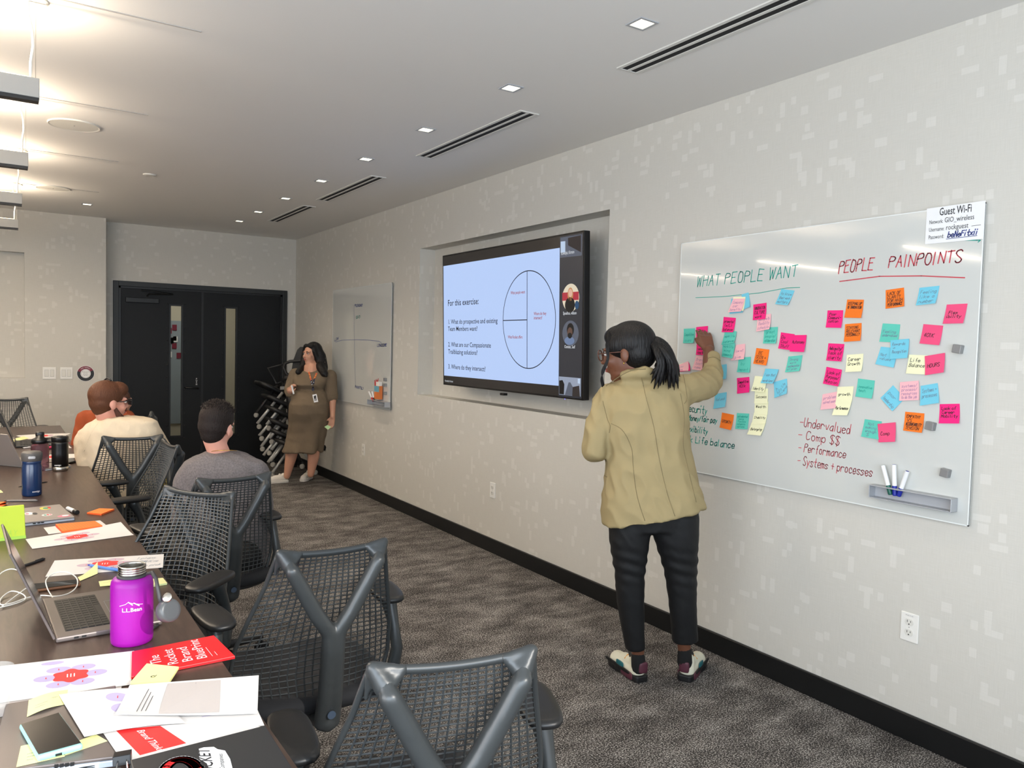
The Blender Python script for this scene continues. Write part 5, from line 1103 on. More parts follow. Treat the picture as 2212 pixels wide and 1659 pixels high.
p = atz(-15, 1545, TZ); cu_ = MB().lathe([(.026, 0), (.036, .095), (.0368, .095), (.0345, .094), (.0255, .003)], p, 36); cu_.f = cu_.f[:-1]; tag(cu_.build('plastic_cup', 'cup_clear', smooth=True), 'clear plastic cup cut off by the left picture edge', 'cup')
t = thing('glasses_case', 'dark rounded case beside the silver laptop lid', 'case', atz(0, 968, TZ)); p = atz(-2, 966, TZ); MB().pad(p+UP*.022, (.15, .09, .042), 2.6).build('shell', 'tumbler_black', t, smooth=True); MB().pad(p+UP*.024, (.153, .093, .004), 2.6).build('zip', 'lid_grey', t, smooth=True)

# ================================================================== STACK OF NESTING CHAIRS
kk = lambda x, y: (540+x/4.61, 720+y/4.61)
def sk_(x, y, d=8.45): return atd(*kk(x, y), d)
stack = [
 ([((60, 800), (275, 515), 'stack_black')], [(62, 815)], 8.62, 'topmost nested chair, with a slanting black leg', (230, 560)),
 ([((72, 900), (325, 590), 'stack_silver'), ((165, 910), (385, 640), 'stack_silver')], [(92, 930), (187, 945)], 8.50, 'second chair down in the leaning nested stack', (300, 690)),
 ([((92, 1020), (300, 770), 'stack_silver'), ((195, 1045), (370, 830), 'stack_silver')], [(117, 1048), (217, 1080)], 8.48, 'third chair down in the leaning nested stack', (320, 800)),
 ([((112, 1130), (305, 865), 'stack_silver'), ((212, 1160), (375, 955), 'stack_silver')], [(125, 1152), (193, 1192)], 8.46, 'fourth chair down in the leaning nested stack', (330, 920)),
 ([((135, 1215), (330, 965), 'stack_silver'), ((205, 1272), (385, 1035), 'stack_silver')], [(228, 1307)], 8.44, 'fifth chair down in the leaning nested stack', (340, 1020)),
 ([((180, 1285), (325, 1080), 'stack_silver'), ((222, 1390), (380, 1170), 'stack_silver'), ((470, 1200), (520, 1300), 'stack_black'), ((545, 1195), (640, 1350), 'stack_silver')], [(222, 1415), (520, 1325), (650, 1385)], 8.42, 'lowest nested chair, its casters on the carpet', (400, 1120))]
for legs, cas, d, lb, seat in stack:
    t = thing('nesting_chair', lb, 'chair', sk_(*cas[0], d), 0, 'nested folding chairs in the corner')
    for a, b, m_ in legs:
        A_, B_ = sk_(*a, d-.03), sk_(*b, d+.15); MB().tube([A_, B_], .0165, 8).build('leg', m_, t, smooth=True)
    for c_ in cas:
        P_ = sk_(*c_, d-.03); MB().lathe([(.020, -.012), (.026, -.010), (.026, .010), (.020, .012)], P_, 18, (N_*.9+E_*.3).normalized()).build('caster', 'caster_grey', t); MB().tube([P_+N_*.02, P_+N_*.02+UP*.045], .013, 8).build('caster_fork', 'stack_black', t)
    sc_ = sk_(*seat, d+.22); MB().pad(sc_, (.42, .40, .05), 4, M3=Matrix.Rotation(.45, 3, 'Y')).build('seat', 'stack_black', t, smooth=True)
    MB().tube([sc_+E_*.1+UP*.02, sc_+E_*.22+UP*.05, sc_+E_*.40-UP*.02], .03, 8).build('seat_frame', 'stack_black', t, smooth=True)
t = thing('nesting_chair', 'upright chair back with curved black arms behind the woman in the knit dress', 'chair', V((2.55, 8.55, 0)), 0, 'nested folding chairs in the corner')
bk_ = [sk_(*p_, 8.62) for p_ in ((430, 270), (470, 165), (500, 135), (640, 135), (690, 300), (660, 520), (400, 520), (405, 420))]
MB().prism(bk_, N_*.03).build('backrest', 'stack_mesh', t)
MB().tube([sk_(*p_, 8.58) for p_ in ((420, 440), (360, 400), (335, 340), (350, 300), (400, 280), (520, 272), (600, 272))], .018, 8).build('armrest', 'stack_black', t, smooth=True)
MB().tube([sk_(*p_, 8.62) for p_ in ((330, 480), (260, 500), (180, 345), (330, 310))], .012, 8).build('armrest', 'stack_black', t, smooth=True)
MB().tube([sk_(*p_, 8.6) for p_ in ((330, 480), (380, 430), (480, 400), (560, 420))], .035, 8).build('back_bracket', 'stack_black', t, smooth=True)
MB().tube([sk_(*p_, 8.6) for p_ in ((380, 470), (420, 700), (440, 1100), (450, 1330))], [.05, .06, .05, .02], 8).build('folded_frame', 'stack_black', t, smooth=True)
MB().box(sk_(325, 545, 8.5), (.05, .02, .035)).build('bracket_plate', 'stack_silver', t)

# ================================================================== PEOPLE
def headframe(c, fwd, roll=0):
    y = V(fwd).normalized(); x = y.cross(UP).normalized(); z = x.cross(y); M_ = Matrix((x, y, z)).transposed()
    if roll: M_ = Matrix.Rotation(roll, 3, y) @ M_
    return V(c), M_
def head(mb, c, M_, k=1.0, neck=None, nr=.052):
    P_ = lambda x, y, z: c+M_ @ V((x*k, y*k, z*k))
    def el(p, r): mb.ell(P_(*p), tuple(a*k for a in r), M_, 20, 14)
    el((0, -.018, .030), (.074, .094, .084)); el((0, .022, -.030), (.058, .066, .082)); el((0, .058, -.098), (.026, .024, .018)); el((0, .030, -.080), (.048, .050, .030))
    for s_ in (-1, 1):
        el((s_*.034, .058, -.028), (.026, .026, .028)); el((s_*.076, -.012, -.012), (.010, .019, .031)); el((s_*.031, .074, .022), (.026, .014, .010))
    mb.cap(P_(0, .086, .010), P_(0, .106, -.026), .008*k, .012*k); el((-.010, .096, -.030), (.008, .010, .007)); el((.010, .096, -.030), (.008, .010, .007))
    el((0, .084, -.056), (.022, .012, .007)); el((0, .084, -.066), (.020, .012, .008))
    if neck is not None: mb.cap(P_(0, -.022, -.060), neck, nr*.95, nr)
    return P_
def face(P_, M_, par, k=1.0, lips=True, brow='hair_black'):
    for s_ in (-1, 1):
        e = MB().ell(P_(s_*.031, .080, .004), (.0135*k, .008*k, .0075*k), M_).build('eye', 'eye_white', par, smooth=True)
        MB().ell(P_(s_*.031, .0865, .004), (.0062*k, .003*k, .0062*k), M_).build('iris', 'iris', e, smooth=True)
        MB().tube([P_(s_*.016, .0905, .022), P_(s_*.030, .0905, .027), P_(s_*.046, .081, .021)], [.003*k, .0032*k, .0018*k], 6).build('eyebrow', brow, par, smooth=True)
        MB().tube([P_(s_*.017, .0885, .006), P_(s_*.031, .0905, .0135), P_(s_*.045, .083, .008)], .0016*k, 5).build('eyelashes', brow, par, smooth=True)
    if lips: MB().ell(P_(0, .0945, -.0565), (.020*k, .006*k, .0045*k), M_).ell(P_(0, .094, -.065), (.017*k, .006*k, .0050*k), M_).build('lips', 'lips', par, smooth=True)
def ring(yl, yr, xl, xr, D, dh, n=40, ex=2.4, wob=0, ph=0, off=0):
    """ellipse-like section: left and right silhouette pixels at depth D (+off), half thickness dh"""
    A_ = atd(xl, yl, D+off); B_ = atd(xr, yr, D+off); c_ = (A_+B_)/2; h = (B_-A_)/2; out = []
    for i in range(n):
        a = 2*PI*i/n; ca, sa = math.cos(a), math.sin(a); q = (abs(ca)**ex+abs(sa)**ex)**(-1/ex); w_ = 1+wob*math.sin(7*a+ph)+wob*.6*math.sin(11*a+1.3*ph)
        out.append(c_+h*(ca*q*w_)+N_*(sa*q*dh*w_))
    return out
def hand(mb, wrist, palm, fdir, thumbside, k=1.0, curl=.5, nrm=None, spread=.25):
    """palm from wrist along palm vector, four fingers of unequal length bent by curl, thumb off the side"""
    pd = V(palm).normalized(); sd = V(thumbside).normalized(); nn = pd.cross(sd).normalized() if nrm is None else V(nrm).normalized(); L = .085*k; wrist = V(wrist)
    for a in (-.026, -.009, .009, .026): mb.cap(wrist+sd*a*k*.75+pd*.01, wrist+pd*L+sd*a*k, .0145*k, .0125*k)
    fl = [.068, .080, .074, .058]
    for i, a in enumerate((.030, .010, -.010, -.029)):
        p = wrist+pd*L+sd*a*k*1.08; d = (pd+sd*a*spread*22*.3).normalized(); r = [.0088*k, .0080*k, .0072*k, .0062*k]
        for s_ in range(3):
            ang = curl*(s_+.55)*.75; dd = (d*math.cos(ang)+nn*math.sin(ang)).normalized(); q_ = p+dd*fl[i]*k*(.42, .32, .26)[s_]
            mb.cap(p, q_, r[s_], r[s_+1], 8); p = q_
    p = wrist+pd*.022*k+sd*.026*k; d = (pd*.62+sd*.62+nn*.45).normalized(); q_ = p+d*.042*k; mb.cap(p, q_, .0125*k, .0098*k, 8); mb.cap(q_, q_+(pd*.75+sd*.1+nn*.5).normalized()*.032*k, .0098*k, .0075*k, 8)
def shoe(heel, toe, label_mats, par, L=None, w_=.096, h=.085, name='shoe'):
    """sneaker from heel to toe on the floor; label_mats: sole, upper, toe/collar colours"""
    heel = V(heel); toe = V(toe); d = toe-heel; L = L or d.length; d.normalize(); s_ = V((d.y, -d.x, 0)); sole, upper, tongue, lace = label_mats
    def sec(t, z, ww): return [heel+d*(L*t+ww*0)+s_*(w_/2*ww*math.cos(a))+UP*z for a in (0,)]
    prof = [(0.0, .50), (.03, .68), (.12, .78), (.35, .76), (.5, .82), (.66, .96), (.80, .92), (.90, .72), (.95, .44)]
    out = [heel+d*L*t+s_*(w_/2*k_) for t, k_ in prof]+[heel+d*L*t-s_*(w_/2*k_) for t, k_ in reversed(prof)]
    so = MB().prism([p+UP*.002 for p in out], UP*.030).build(name, sole, par, bevel=.006)
    u = MB(); 
    u.limb([heel+d*L*.17+UP*.040, heel+d*L*.20+UP*h*.98], [w_*.36, w_*.32]); u.limb([heel+d*L*.17+UP*.042, heel+d*L*.55+UP*.044], [w_*.36, w_*.38]); u.limb([heel+d*L*.55+UP*.040, heel+d*L*.78+UP*.036], [w_*.41, w_*.40]); u.limb([heel+d*L*.22+UP*h*.80, heel+d*L*.56+UP*.058], [w_*.30, w_*.30])
    u.box(heel+d*L*.5+UP*.0245, (.02, .02, .01))
    up_, _ = grown('upper', u, upper, so, .005, 4)
    MB().cap(heel+d*L*.30+UP*h*1.02, heel+d*L*.36+UP*h*1.14, w_*.18, w_*.14).build('tongue', tongue, so, smooth=True)
    lc = MB()
    for k_ in range(4):
        t_ = .42+.075*k_; zz = h*.92-.009*k_; c_ = heel+d*L*t_+UP*(zz+.004); lc.tube([c_-s_*w_*.26-UP*.010, c_-s_*w_*.10+UP*.005, c_+s_*w_*.10+UP*.005, c_+s_*w_*.26-UP*.010], .0032, 6)
    lc.build('laces', lace, so, smooth=True)
    return so, d, s_

# ---------------------------------------------------------------- woman at the board
wo = thing('person', 'woman with a ponytail in a tan blazer sticking a note on the glass board', 'person', (2.42, 2.50, 0))
D0 = 3.42
hc = atd(1354, 762, 3.40); hp, HM = headframe(hc, N_*.42-E_*.90-UP*.16)
b = MB(); P_ = head(b, hp, HM, 1.06, atd(1386, 828, 3.42), .050)
b.cap(atd(1390, 880, 3.42), atd(1395, 1000, 3.42), .07, .11); b.cap(atd(1395, 1000, 3.42), atd(1405, 1075, 3.42), .10, .095)
# arms and legs under the clothes
sh_r, el_r = atd(1462, 850, 3.40), atd(1532, 838, 3.60)
wr_r = atd(1531, 757, 3.76)
b.limb([sh_r, el_r, wr_r], [.045, .036, .027])
sh_l, el_l, wr_l = atd(1312, 865, 3.42), atd(1283, 975, 3.40), atd(1330, 940, 3.62)
b.limb([sh_l, el_l, wr_l], [.042, .034, .024])
hand(b, wr_r, atd(1522, 722, 3.82)-wr_r, None, -E_+UP*.1, .95, .75, nrm=(N_+UP*.2))
hand(b, wr_l, atd(1352, 905, 3.70)-wr_l, None, E_, .9, .9)
for pts in ([(1362, 1120, 3.42), (1366, 1250, 3.44), (1379, 1425, 3.52)], [(1450, 1110, 3.42), (1470, 1250, 3.46), (1479, 1420, 3.54)]): b.limb([atd(*q_) for q_ in pts], [.055, .043, .0285])
body, bvb = grown('body', b, 'skin_dark', wo, .006, 4)
face(P_, HM, wo, 1.06)
# hair cap
h = MB(); h.ell(P_(0, -.024, .038), (.090, .112, .098), HM, 24, 16); h.ell(P_(0, -.050, -.006), (.080, .082, .080), HM, 20, 14); h.ell(P_(0, .022, .072), (.070, .070, .050), HM)
h.ell(P_(.060, .02, .035), (.024, .055, .045), HM); h.ell(P_(-.060, .02, .035), (.024, .055, .045), HM)
grown('hair', h, 'hair_black', wo, .007, 5)
# ponytail out of the scrunchie, many locks
tie = atd(1399, 741, 3.37)
pt_ = MB(); random.seed(3)
for i in range(90):
    a, c_ = random.uniform(-1, 1), random.uniform(-1, 1); ex_, ey_ = 1438+28*a+6*c_, 812+14*c_*-1+12*a*.6+random.uniform(-12, 22)
    pts = [tie, atd(1410+4*a, 736-6*c_, 3.34+.01*c_), atd(1428+12*a, 752-10*c_, 3.31+.03*c_), atd(1440+18*a, 782-8*c_, 3.31+.04*c_), atd(ex_, ey_, 3.34+.05*c_)]
    pt_.tube(spl([V(p) for p in pts], 4), [.007]*3+[.010]*9+[.0085]*3+[.004, .001], 5)
pt_.build('ponytail', 'hair_black', wo, smooth=True)
st_ = MB()
for k_ in range(5):
    st_.tube(spl([atd(1316+k_, 716+k_*2, 3.33), atd(1309+k_*1.5, 745, 3.30), atd(1311+k_, 775, 3.29), atd(1300+k_*1.6, 800, 3.29), atd(1302-k_, 818, 3.30), atd(1305-k_, 832+k_, 3.31)], 4), .0022, 5)
st_.build('loose_strand', 'hair_black', wo, smooth=True)
ring_ = MB(); tx_ = (atd(1412, 737, 3.34)-tie).normalized(); sx_ = tx_.orthogonal().normalized(); sy_ = tx_.cross(sx_)
ring_.tube([tie+tx_*.008+(sx_*math.cos(a)+sy_*math.sin(a))*.019 for a in [2*PI*i/16 for i in range(17)]], .006, 8); ring_.build('scrunchie', 'scrunchie', wo, smooth=True)
# glasses
g = MB()
for s_ in (-1, 1):
    c0 = P_(s_*.034, .104, .002); g.tube([c0+HM @ V((.029*math.cos(a), 0, .024*math.sin(a))) for a in [2*PI*i/20 for i in range(21)]], .0028, 6)
    g.tube([P_(s_*.062, .102, .008), P_(s_*.082, .05, .006), P_(s_*.082, -.01, .002)], .0022, 6)
g.tube([P_(-.008, .106, .004), P_(.008, .106, .004)], .002, 6); g.build('glasses', 'tortoise', wo, smooth=True)
MB().ell(P_(-.086, -.008, -.044), .004).build('earring', 'gold', wo, smooth=True)
# blazer: torso and sleeves grown into one coat
z = MB()
R_ = [ring(806, 804, 1352, 1424, 3.42, .050, off=-.01), ring(818, 815, 1335, 1444, 3.42, .070), ring(832, 826, 1312, 1466, 3.42, .095), ring(850, 842, 1297, 1482, 3.42, .112), ring(880, 872, 1293, 1488, 3.42, .125), ring(925, 920, 1302, 1490, 3.42, .135), ring(975, 968, 1311, 1491, 3.42, .135), ring(1015, 1005, 1307, 1499, 3.42, .145), ring(1060, 1045, 1304, 1509, 3.42, .155, wob=.008), ring(1100, 1075, 1302, 1518, 3.42, .165, wob=.012), ring(1133, 1090, 1302, 1521, 3.42, .168, wob=.015)]
z.loft(R_)
z.limb([atd(1455, 852, 3.41), atd(1490, 842, 3.47), atd(1534, 828, 3.60)], [.070, .066, .060]); z.limb([atd(1534, 826, 3.60), atd(1541, 805, 3.67), atd(1539, 775, 3.73)], [.058, .050, .040])
z.limb([atd(1318, 862, 3.42), atd(1290, 935, 3.40), atd(1285, 972, 3.40)], [.072, .062, .058]); z.limb([atd(1285, 972, 3.40), atd(1325, 945, 3.60)], [.055, .042])
z.limb([atd(1350, 812, 3.36), atd(1392, 806, 3.33), atd(1425, 814, 3.37)], [.030, .032, .028])
coat, cb = grown('blazer', z, 'blazer', wo, .0075, 6, folds(.019, (6, 6, 4.0), 3))
def seam(pts, m='blazer_seam', w_=.0014, lift=.0005, name='seam', bv=None, par=None, n=10):
    px = [V((x, y, 0)) for x, y in pts]; P3 = [onto(bv or cb, p.x, p.y, lift) for p in spl(px, n)]; P3 = [p for p in P3 if p is not None]
    if len(P3) > 1: MB().tube(P3, w_, 5).build(name, m, par or coat, smooth=True)
seam([(1386, 816), (1396, 860), (1412, 920), (1424, 990), (1440, 1060), (1458, 1115)]); seam([(1320, 915), (1345, 930), (1364, 968), (1368, 1010), (1376, 1070), (1393, 1125)])
seam([(1470, 850), (1478, 900), (1476, 960), (1486, 1010), (1504, 1085)]); seam([(1302, 866), (1312, 905), (1318, 920), (1316, 935)]); seam([(1474, 800), (1480, 830), (1484, 860), (1478, 872)])
seam([(1309, 834), (1340, 812), (1366, 800), (1395, 797)], w_=.002, name='collar_fold'); seam([(1303, 1026), (1312, 1031)], w_=.002, name='pocket_flap')
seam([(1526, 776), (1535, 772), (1547, 773), (1557, 780)], w_=.0018, name='cuff_edge')
# trousers
tr = MB()
tr.loft([ring(1085, 1075, 1318, 1500, 3.42, .13), ring(1110, 1105, 1314, 1507, 3.42, .13), ring(1142, 1138, 1315, 1508, 3.42, .115)])
tr.loft([ring(1110, 1110, 1316, 1416, 3.42, .115), ring(1160, 1160, 1316, 1403, 3.42, .100), ring(1240, 1240, 1328, 1393, 3.44, .075), ring(1300, 1300, 1333, 1391, 3.46, .068), ring(1402, 1400, 1351, 1393, 3.50, .050)])
tr.loft([ring(1110, 1110, 1398, 1508, 3.42, .120), ring(1160, 1160, 1412, 1507, 3.42, .105), ring(1240, 1240, 1437, 1504, 3.45, .080), ring(1300, 1300, 1445, 1503, 3.47, .070), ring(1386, 1384, 1453, 1507, 3.51, .055)])
grown('trousers', tr, 'trousers_black', wo, .008, 4, folds(.0035, (9, 9, 8), 5, lambda p: .0028*math.sin(p.z*120+p.x*30)*math.exp(-((p.z-.56)/.09)**2)))
for nm, a_, bb, c_ in (('l', (1378, 1418, 3.51), (1380, 1440, 3.52), (1352, 1455)), ('r', (1479, 1406, 3.53), (1479, 1430, 3.54), (1520, 1455))):
    MB().cap(atd(*a_), atd(*bb), .031, .034).build('sock', 'sock_black', wo, smooth=True)
SM = ('shoe_black', 'shoe_cream', 'shoe_black', 'shoe_orange')
hl = atz(1388, 1476, 0); tl_ = hl+(E_*-.42+N_*.91)*.265; so, d, s_ = shoe(hl, tl_, SM, wo, w_=.098, h=.088)
hr = atz(1477, 1474, 0); tr_ = hr+(E_*.50+N_*.87)*.265; so2, d2, s2 = shoe(hr, tr_, SM, wo, w_=.098, h=.088)
for so_, h_, dd, sd in ((so, hl, d, -s_), (so2, hr, d2, s2)):
    for q_ in (-1, 1):
        x_ = sd*q_; MB().pad(h_+dd*.075+x_*.038+UP*.022, (.095, .010, .030), 2.5, M3=Matrix.Rotation(math.atan2(dd.y, dd.x), 3, 'Z')).build('sole_window', 'shoe_maroon', so_, smooth=True)
        MB().pad(h_+dd*.13+x_*.040+UP*.048, (.060, .008, .024), 2.5, M3=Matrix.Rotation(math.atan2(dd.y, dd.x), 3, 'Z')).build('side_panel', 'shoe_teal', so_, smooth=True)
        MB().pad(h_+dd*.15+x_*.041+UP*.034, (.21, .008, .014), 3, M3=Matrix.Rotation(math.atan2(dd.y, dd.x), 3, 'Z')).build('mud_guard', 'shoe_black', so_, smooth=True)
    MB().pad(h_-dd*.001+UP*.072, (.020, .046, .046), 2.6, M3=Matrix.Rotation(math.atan2(dd.y, dd.x), 3, 'Z')).build('heel_tab', 'shoe_maroon', so_, smooth=True)

# ---------------------------------------------------------------- woman in the corner
DW = 8.05
q8 = lambda x, y, d=DW: atd(*kk(x, y), d)
def r8(yl, yr, xl, xr, dh, off=0, **k): a, b_ = kk(xl, yl), kk(xr, yr); return ring(a[1], b_[1], a[0], b_[0], DW, dh, off=off, **k)
wm = thing('person', 'woman in a grey-brown knit dress with lanyard standing in the far corner', 'person', (2.53, 7.92, 0))
hc = q8(612, 205); hp, HM = headframe(hc, -N_*.84-E_*.54-UP*.02)
b = MB(); P_ = head(b, hp, HM, .95, q8(628, 345), .050)
b.cap(q8(620, 360), q8(600, 700), .09, .12); b.cap(q8(600, 700), q8(580, 1000), .12, .12)
b.limb([q8(440, 400), q8(388, 560, 8.02), q8(400, 570, 7.88)], [.045, .036, .030]); b.limb([q8(388, 560, 8.0), q8(400, 590, 7.90)], [.034, .026])
b.limb([q8(800, 410), q8(822, 620), q8(822, 830, 7.99)], [.045, .040, .026])
hand(b, q8(405, 598, 7.89), UP*.9+E_*.15, None, E_*.6-N_*.6, .86, 1.5, nrm=(E_*.8-N_*.4)); hand(b, q8(822, 830, 7.99), -UP*.95-E_*.15, None, -E_, .88, .45, nrm=-E_*.4-N_*.5)
for pts in ([(440, 1050), (408, 1230), (368, 1420)], [(640, 1050), (630, 1240), (605, 1405)]): b.limb([q8(*q_) for q_ in pts], [.078, .060, .034])
body, bvb = grown('body', b, 'skin_tan', wm, .007, 4); face(P_, HM, wm, .95)
h = MB(); h.ell(P_(0, -.036, .040), (.086, .094, .090), HM, 24, 16); h.ell(P_(0, -.055, -.03), (.084, .075, .085), HM); h.cap(P_(.066, .02, .03), P_(.072, -.01, -.06), .022, .026); h.cap(P_(-.066, .02, .03), P_(-.072, -.02, -.06), .020, .026); h.cap(P_(-.045, .045, .085), P_(.045, .045, .085), .018, .018)
h.limb([q8(665, 130), q8(700, 230, 8.08), q8(715, 340, 8.06), q8(745, 420, 8.0)], [.040, .060, .065, .030]); h.limb([q8(560, 130, 8.07), q8(548, 210, 8.14), q8(535, 330, 8.08), q8(480, 385, 7.96)], [.030, .036, .045, .030]); h.limb([q8(700, 330, 8.02), q8(740, 400, 7.95), q8(760, 425, 7.93)], [.050, .040, .016])
grown('hair', h, 'hair_black', wm, .008, 5)
d_ = MB()
d_.loft([r8(300, 304, 566, 676, .060), r8(335, 335, 562, 680, .062), r8(365, 362, 560, 690, .06), r8(380, 378, 500, 760, .085), r8(400, 395, 445, 825, .10), r8(450, 450, 428, 790, .125, -.02), r8(510, 510, 440, 750, .15, -.04), r8(555, 560, 448, 745, .125, -.01), r8(600, 600, 430, 760, .155, -.04), r8(700, 700, 396, 782, .19, -.07), r8(790, 790, 388, 787, .185, -.06), r8(880, 880, 388, 787, .17, -.02), r8(980, 980, 372, 770, .16), r8(1080, 1080, 352, 735, .16, wob=.02), r8(1172, 1178, 333, 712, .175, wob=.035, ph=1)])
d_.limb([q8(450, 410), q8(402, 520, 8.02), q8(390, 575, 7.98)], [.065, .058, .060]); d_.limb([q8(390, 580, 7.98), q8(398, 606, 7.92)], [.058, .045])
d_.limb([q8(798, 425), q8(815, 540), q8(817, 625)], [.064, .060, .066]); d_.cap(q8(817, 635), q8(821, 652), .060, .050)
d_.cap(P_(0, -.022, -.135), q8(622, 372), .060, .070)
dr, db = grown('knit_dress', d_, 'dress_knit', wm, .009, 5, folds(.012, (6, 6, 3), 8, lambda p: .012*math.sin(p.x*38+p.y*20)*max(0, min(1, (.75-p.z)/.35))))
for pts in ([(470, 560), (560, 572), (660, 572), (745, 560)], [(330+30, 606), (385, 622), (420, 618)], [(780, 655), (820, 668), (858, 652)], [(790, 610), (830, 618), (868, 600)]): seam([kk(*p) for p in pts], 'dress_knit', .004, -.001, 'fold', db, dr, 6)
# lanyard and badge
def strip(pts, w_, m, nm, lift=.004):
    P3 = [onto(db, *kk(*p), lift) for p in pts]; P3 = [p for p in P3 if p is not None]
    return MB().ribbon(P3, w_, -N_).build(nm, m, ly)
ly = thing('lanyard', 'orange patterned lanyard with a white photo badge round the woman\'s neck', 'lanyard', q8(640, 640, 7.80))
strip([(578, 340), (590, 400), (600, 440), (606, 462)], .018, 'lanyard_red', 'strap'); strip([(606, 460), (618, 510), (625, 545)], .018, 'lanyard_navy', 'strap_lower')
strip([(662, 400), (650, 430), (640, 452)], .018, 'lanyard_red', 'strap'); strip([(640, 450), (632, 500), (626, 545)], .018, 'lanyard_navy', 'strap_lower')
for (x, y) in ((582, 360), (588, 385), (594, 410), (600, 435), (655, 420), (645, 442)):
    p = onto(db, *kk(x, y), .0055)
    if p: MB().box(p, (.010, .003, .010)).build('strap_pattern', 'lanyard_yellow', ly)
for (x, y) in ((612, 485), (618, 510), (634, 490)):
    p = onto(db, *kk(x, y), .0055)
    if p: MB().box(p, (.006, .003, .012)).build('strap_pattern', 'print_white', ly)
c_ = q8(627, 560, 7.83); MB().lathe([(.014, 0), (.014, .006)], c_, 16, -N_).build('clip_reel', 'lanyard_navy', ly)
bd = [q8(x, y, 7.80) for x, y in ((620, 612), (663, 604), (680, 682), (638, 690))]; MB().slab(bd, N_*.002).build('badge', 'print_white', ly)
cc_ = sum(bd, V())/4; MB().slab([cc_+(p-cc_)*.62-N_*.001 for p in bd], N_*.001).build('badge_picture', 'print_grey', ly); MB().ell(cc_+UP*.012-N_*.001, (.012, .002, .018)).build('badge_picture', 'hair_black', ly); MB().tube([c_, (bd[0]+bd[1])/2], .002, 5).build('clip', 'strap_grey', ly)
hl = q8(395, 1450); SW = ('shoe_white', 'shoe_white', 'shoe_white', 'shoe_white')
a_ = atz(*kk(380, 1485), 0); shoe(a_, a_+(-E_*.85-N_*.5).normalized()*.25, SW, wm, w_=.092, h=.078)
a_ = atz(*kk(603, 1445), 0); shoe(a_, a_+(-E_*.12-N_*.99).normalized()*.25, SW, wm, w_=.092, h=.078)
tag(MB().lathe([(.008, 0), (.009, .003), (.009, .09)], q8(415, 518, 7.85), 12, (-UP*.8+E_*.2)).build('marker', 'marker_white'), 'white marker held in the fist of the woman in the corner', 'marker')
nt_ = [q8(x, y, 7.93) for x, y in ((772, 912), (808, 932), (778, 960), (740, 932))]; tag(MB().slab(nt_, N_*.001).build('sticky_note', 'note_green'), 'pale green note held low in the corner woman\'s hand', 'sticky note')

# ---------------------------------------------------------------- seated people
def seated(name_label, hpx, D, fwd, roll, skin, cloth, rings, arms, k, neckpx, thighs, trouser, loc, hairfn, armr=(.06, .055, .045), hands=True, feet=None, nkr=.052, voxel=.009, headup=0):
    t = thing('person', name_label, 'person', loc); hc = atd(*hpx, D); hp, HM = headframe(hc, fwd, roll); b = MB()
    P_ = head(b, hp, HM, k, atd(*neckpx), nkr); c0 = atd(*neckpx)
    b.cap(c0-UP*.16+N_*.01, c0-UP*.36, .07, .09)
    for A_ in arms:
        b.limb(A_, [armr[0]*.7, armr[1]*.68, armr[2]*.66]); dd = (A_[2]-A_[1]).normalized(); hand(b, A_[2], dd, None, dd.cross(UP), .95, .7, nrm=-UP)
    for T_ in thighs: b.limb(T_, [.075, .055, .04])
    grown('body', b, skin, t, voxel*.75, 4); face(P_, HM, t, k)
    c = MB(); c.loft(rings)
    for A_ in arms: c.limb(A_[:2]+[A_[1]*.12+A_[2]*.88], list(armr))
    cl_, bv = grown('sweater', c, cloth, t, voxel, 5, folds(.011, (7, 7, 5), hpx[0]))
    tm = MB()
    for T_ in thighs: tm.limb(T_, [.095, .075, .055])
    tm.cap(thighs[0][0], thighs[1][0], .10); grown('trousers', tm, trouser, t, .011, 4)
    for T_ in thighs:
        f_ = V((T_[2].x, T_[2].y, 0)); dd = (T_[1]-T_[0]); dd.z = 0; dd.normalize(); MB().pad(f_+dd*.06+UP*.045, (.27, .10, .075), 2.6, M3=Matrix.Rotation(math.atan2(dd.y, dd.x), 3, 'Z')).build('shoe', 'shoe_black', t, smooth=True)
    hairfn(t, P_, HM, k); return t, P_, HM, bv, cl_
def R(yl, yr, xl, xr, D, dh, **k): return ring(yl, yr, xl, xr, D, dh, **k)
# gray sweater man (back of head, dark short hair)
def hair_grey(t, P_, HM, k):
    h = MB(); h.ell(P_(0, -.020, .044), (.081*k, .101*k, .086*k), HM, 24, 16); h.ell(P_(0, -.040, .004), (.075*k, .078*k, .074*k), HM); h.ell(P_(0, .02, .070), (.062*k, .070*k, .050*k), HM); h.ell(P_(0, -.040, -.036), (.058*k, .062*k, .056*k), HM)
    ho, hb = grown('hair', h, 'hair_darkbrown', t, .007, 4)
    sp = MB(); random.seed(11)
    for i in range(420):
        a = random.uniform(0, 2*PI); r = random.uniform(0, 1)**.5; x_, y_, = .074*r*math.cos(a), -.02+.09*r*math.sin(a); zz = .044+.086*math.sqrt(max(0, 1-(x_/.081)**2-((y_+.02)/.101)**2))
        p = P_(x_, y_, zz-.006); ou = (HM @ V((x_*4+random.uniform(-.4, .4), (y_+.02)*4+random.uniform(-.3, .5), .55))).normalized(); sp.tube([p, p+ou*.010, p+ou*random.uniform(.014, .022)+HM @ V((random.uniform(-.004, .004), .003, 0))], [.0022, .0016, .0004], 3)
    o_ = sp.build('hair_tufts', 'hair_darkbrown', t); o_['kind'] = 'stuff'
D3 = 3.62
arms3 = [[atd(410, 1035, 3.60), atd(398, 1120, 3.58), atd(440, 1150, 3.78)], [atd(548, 1022, 3.62), atd(562, 1100, 3.66), atd(556, 1120, 3.90)]]
hipc = V((.79, 3.56, .50)); hd3 = V((-.15, .98, 0)).normalized(); rt3 = V((hd3.y, -hd3.x, 0))
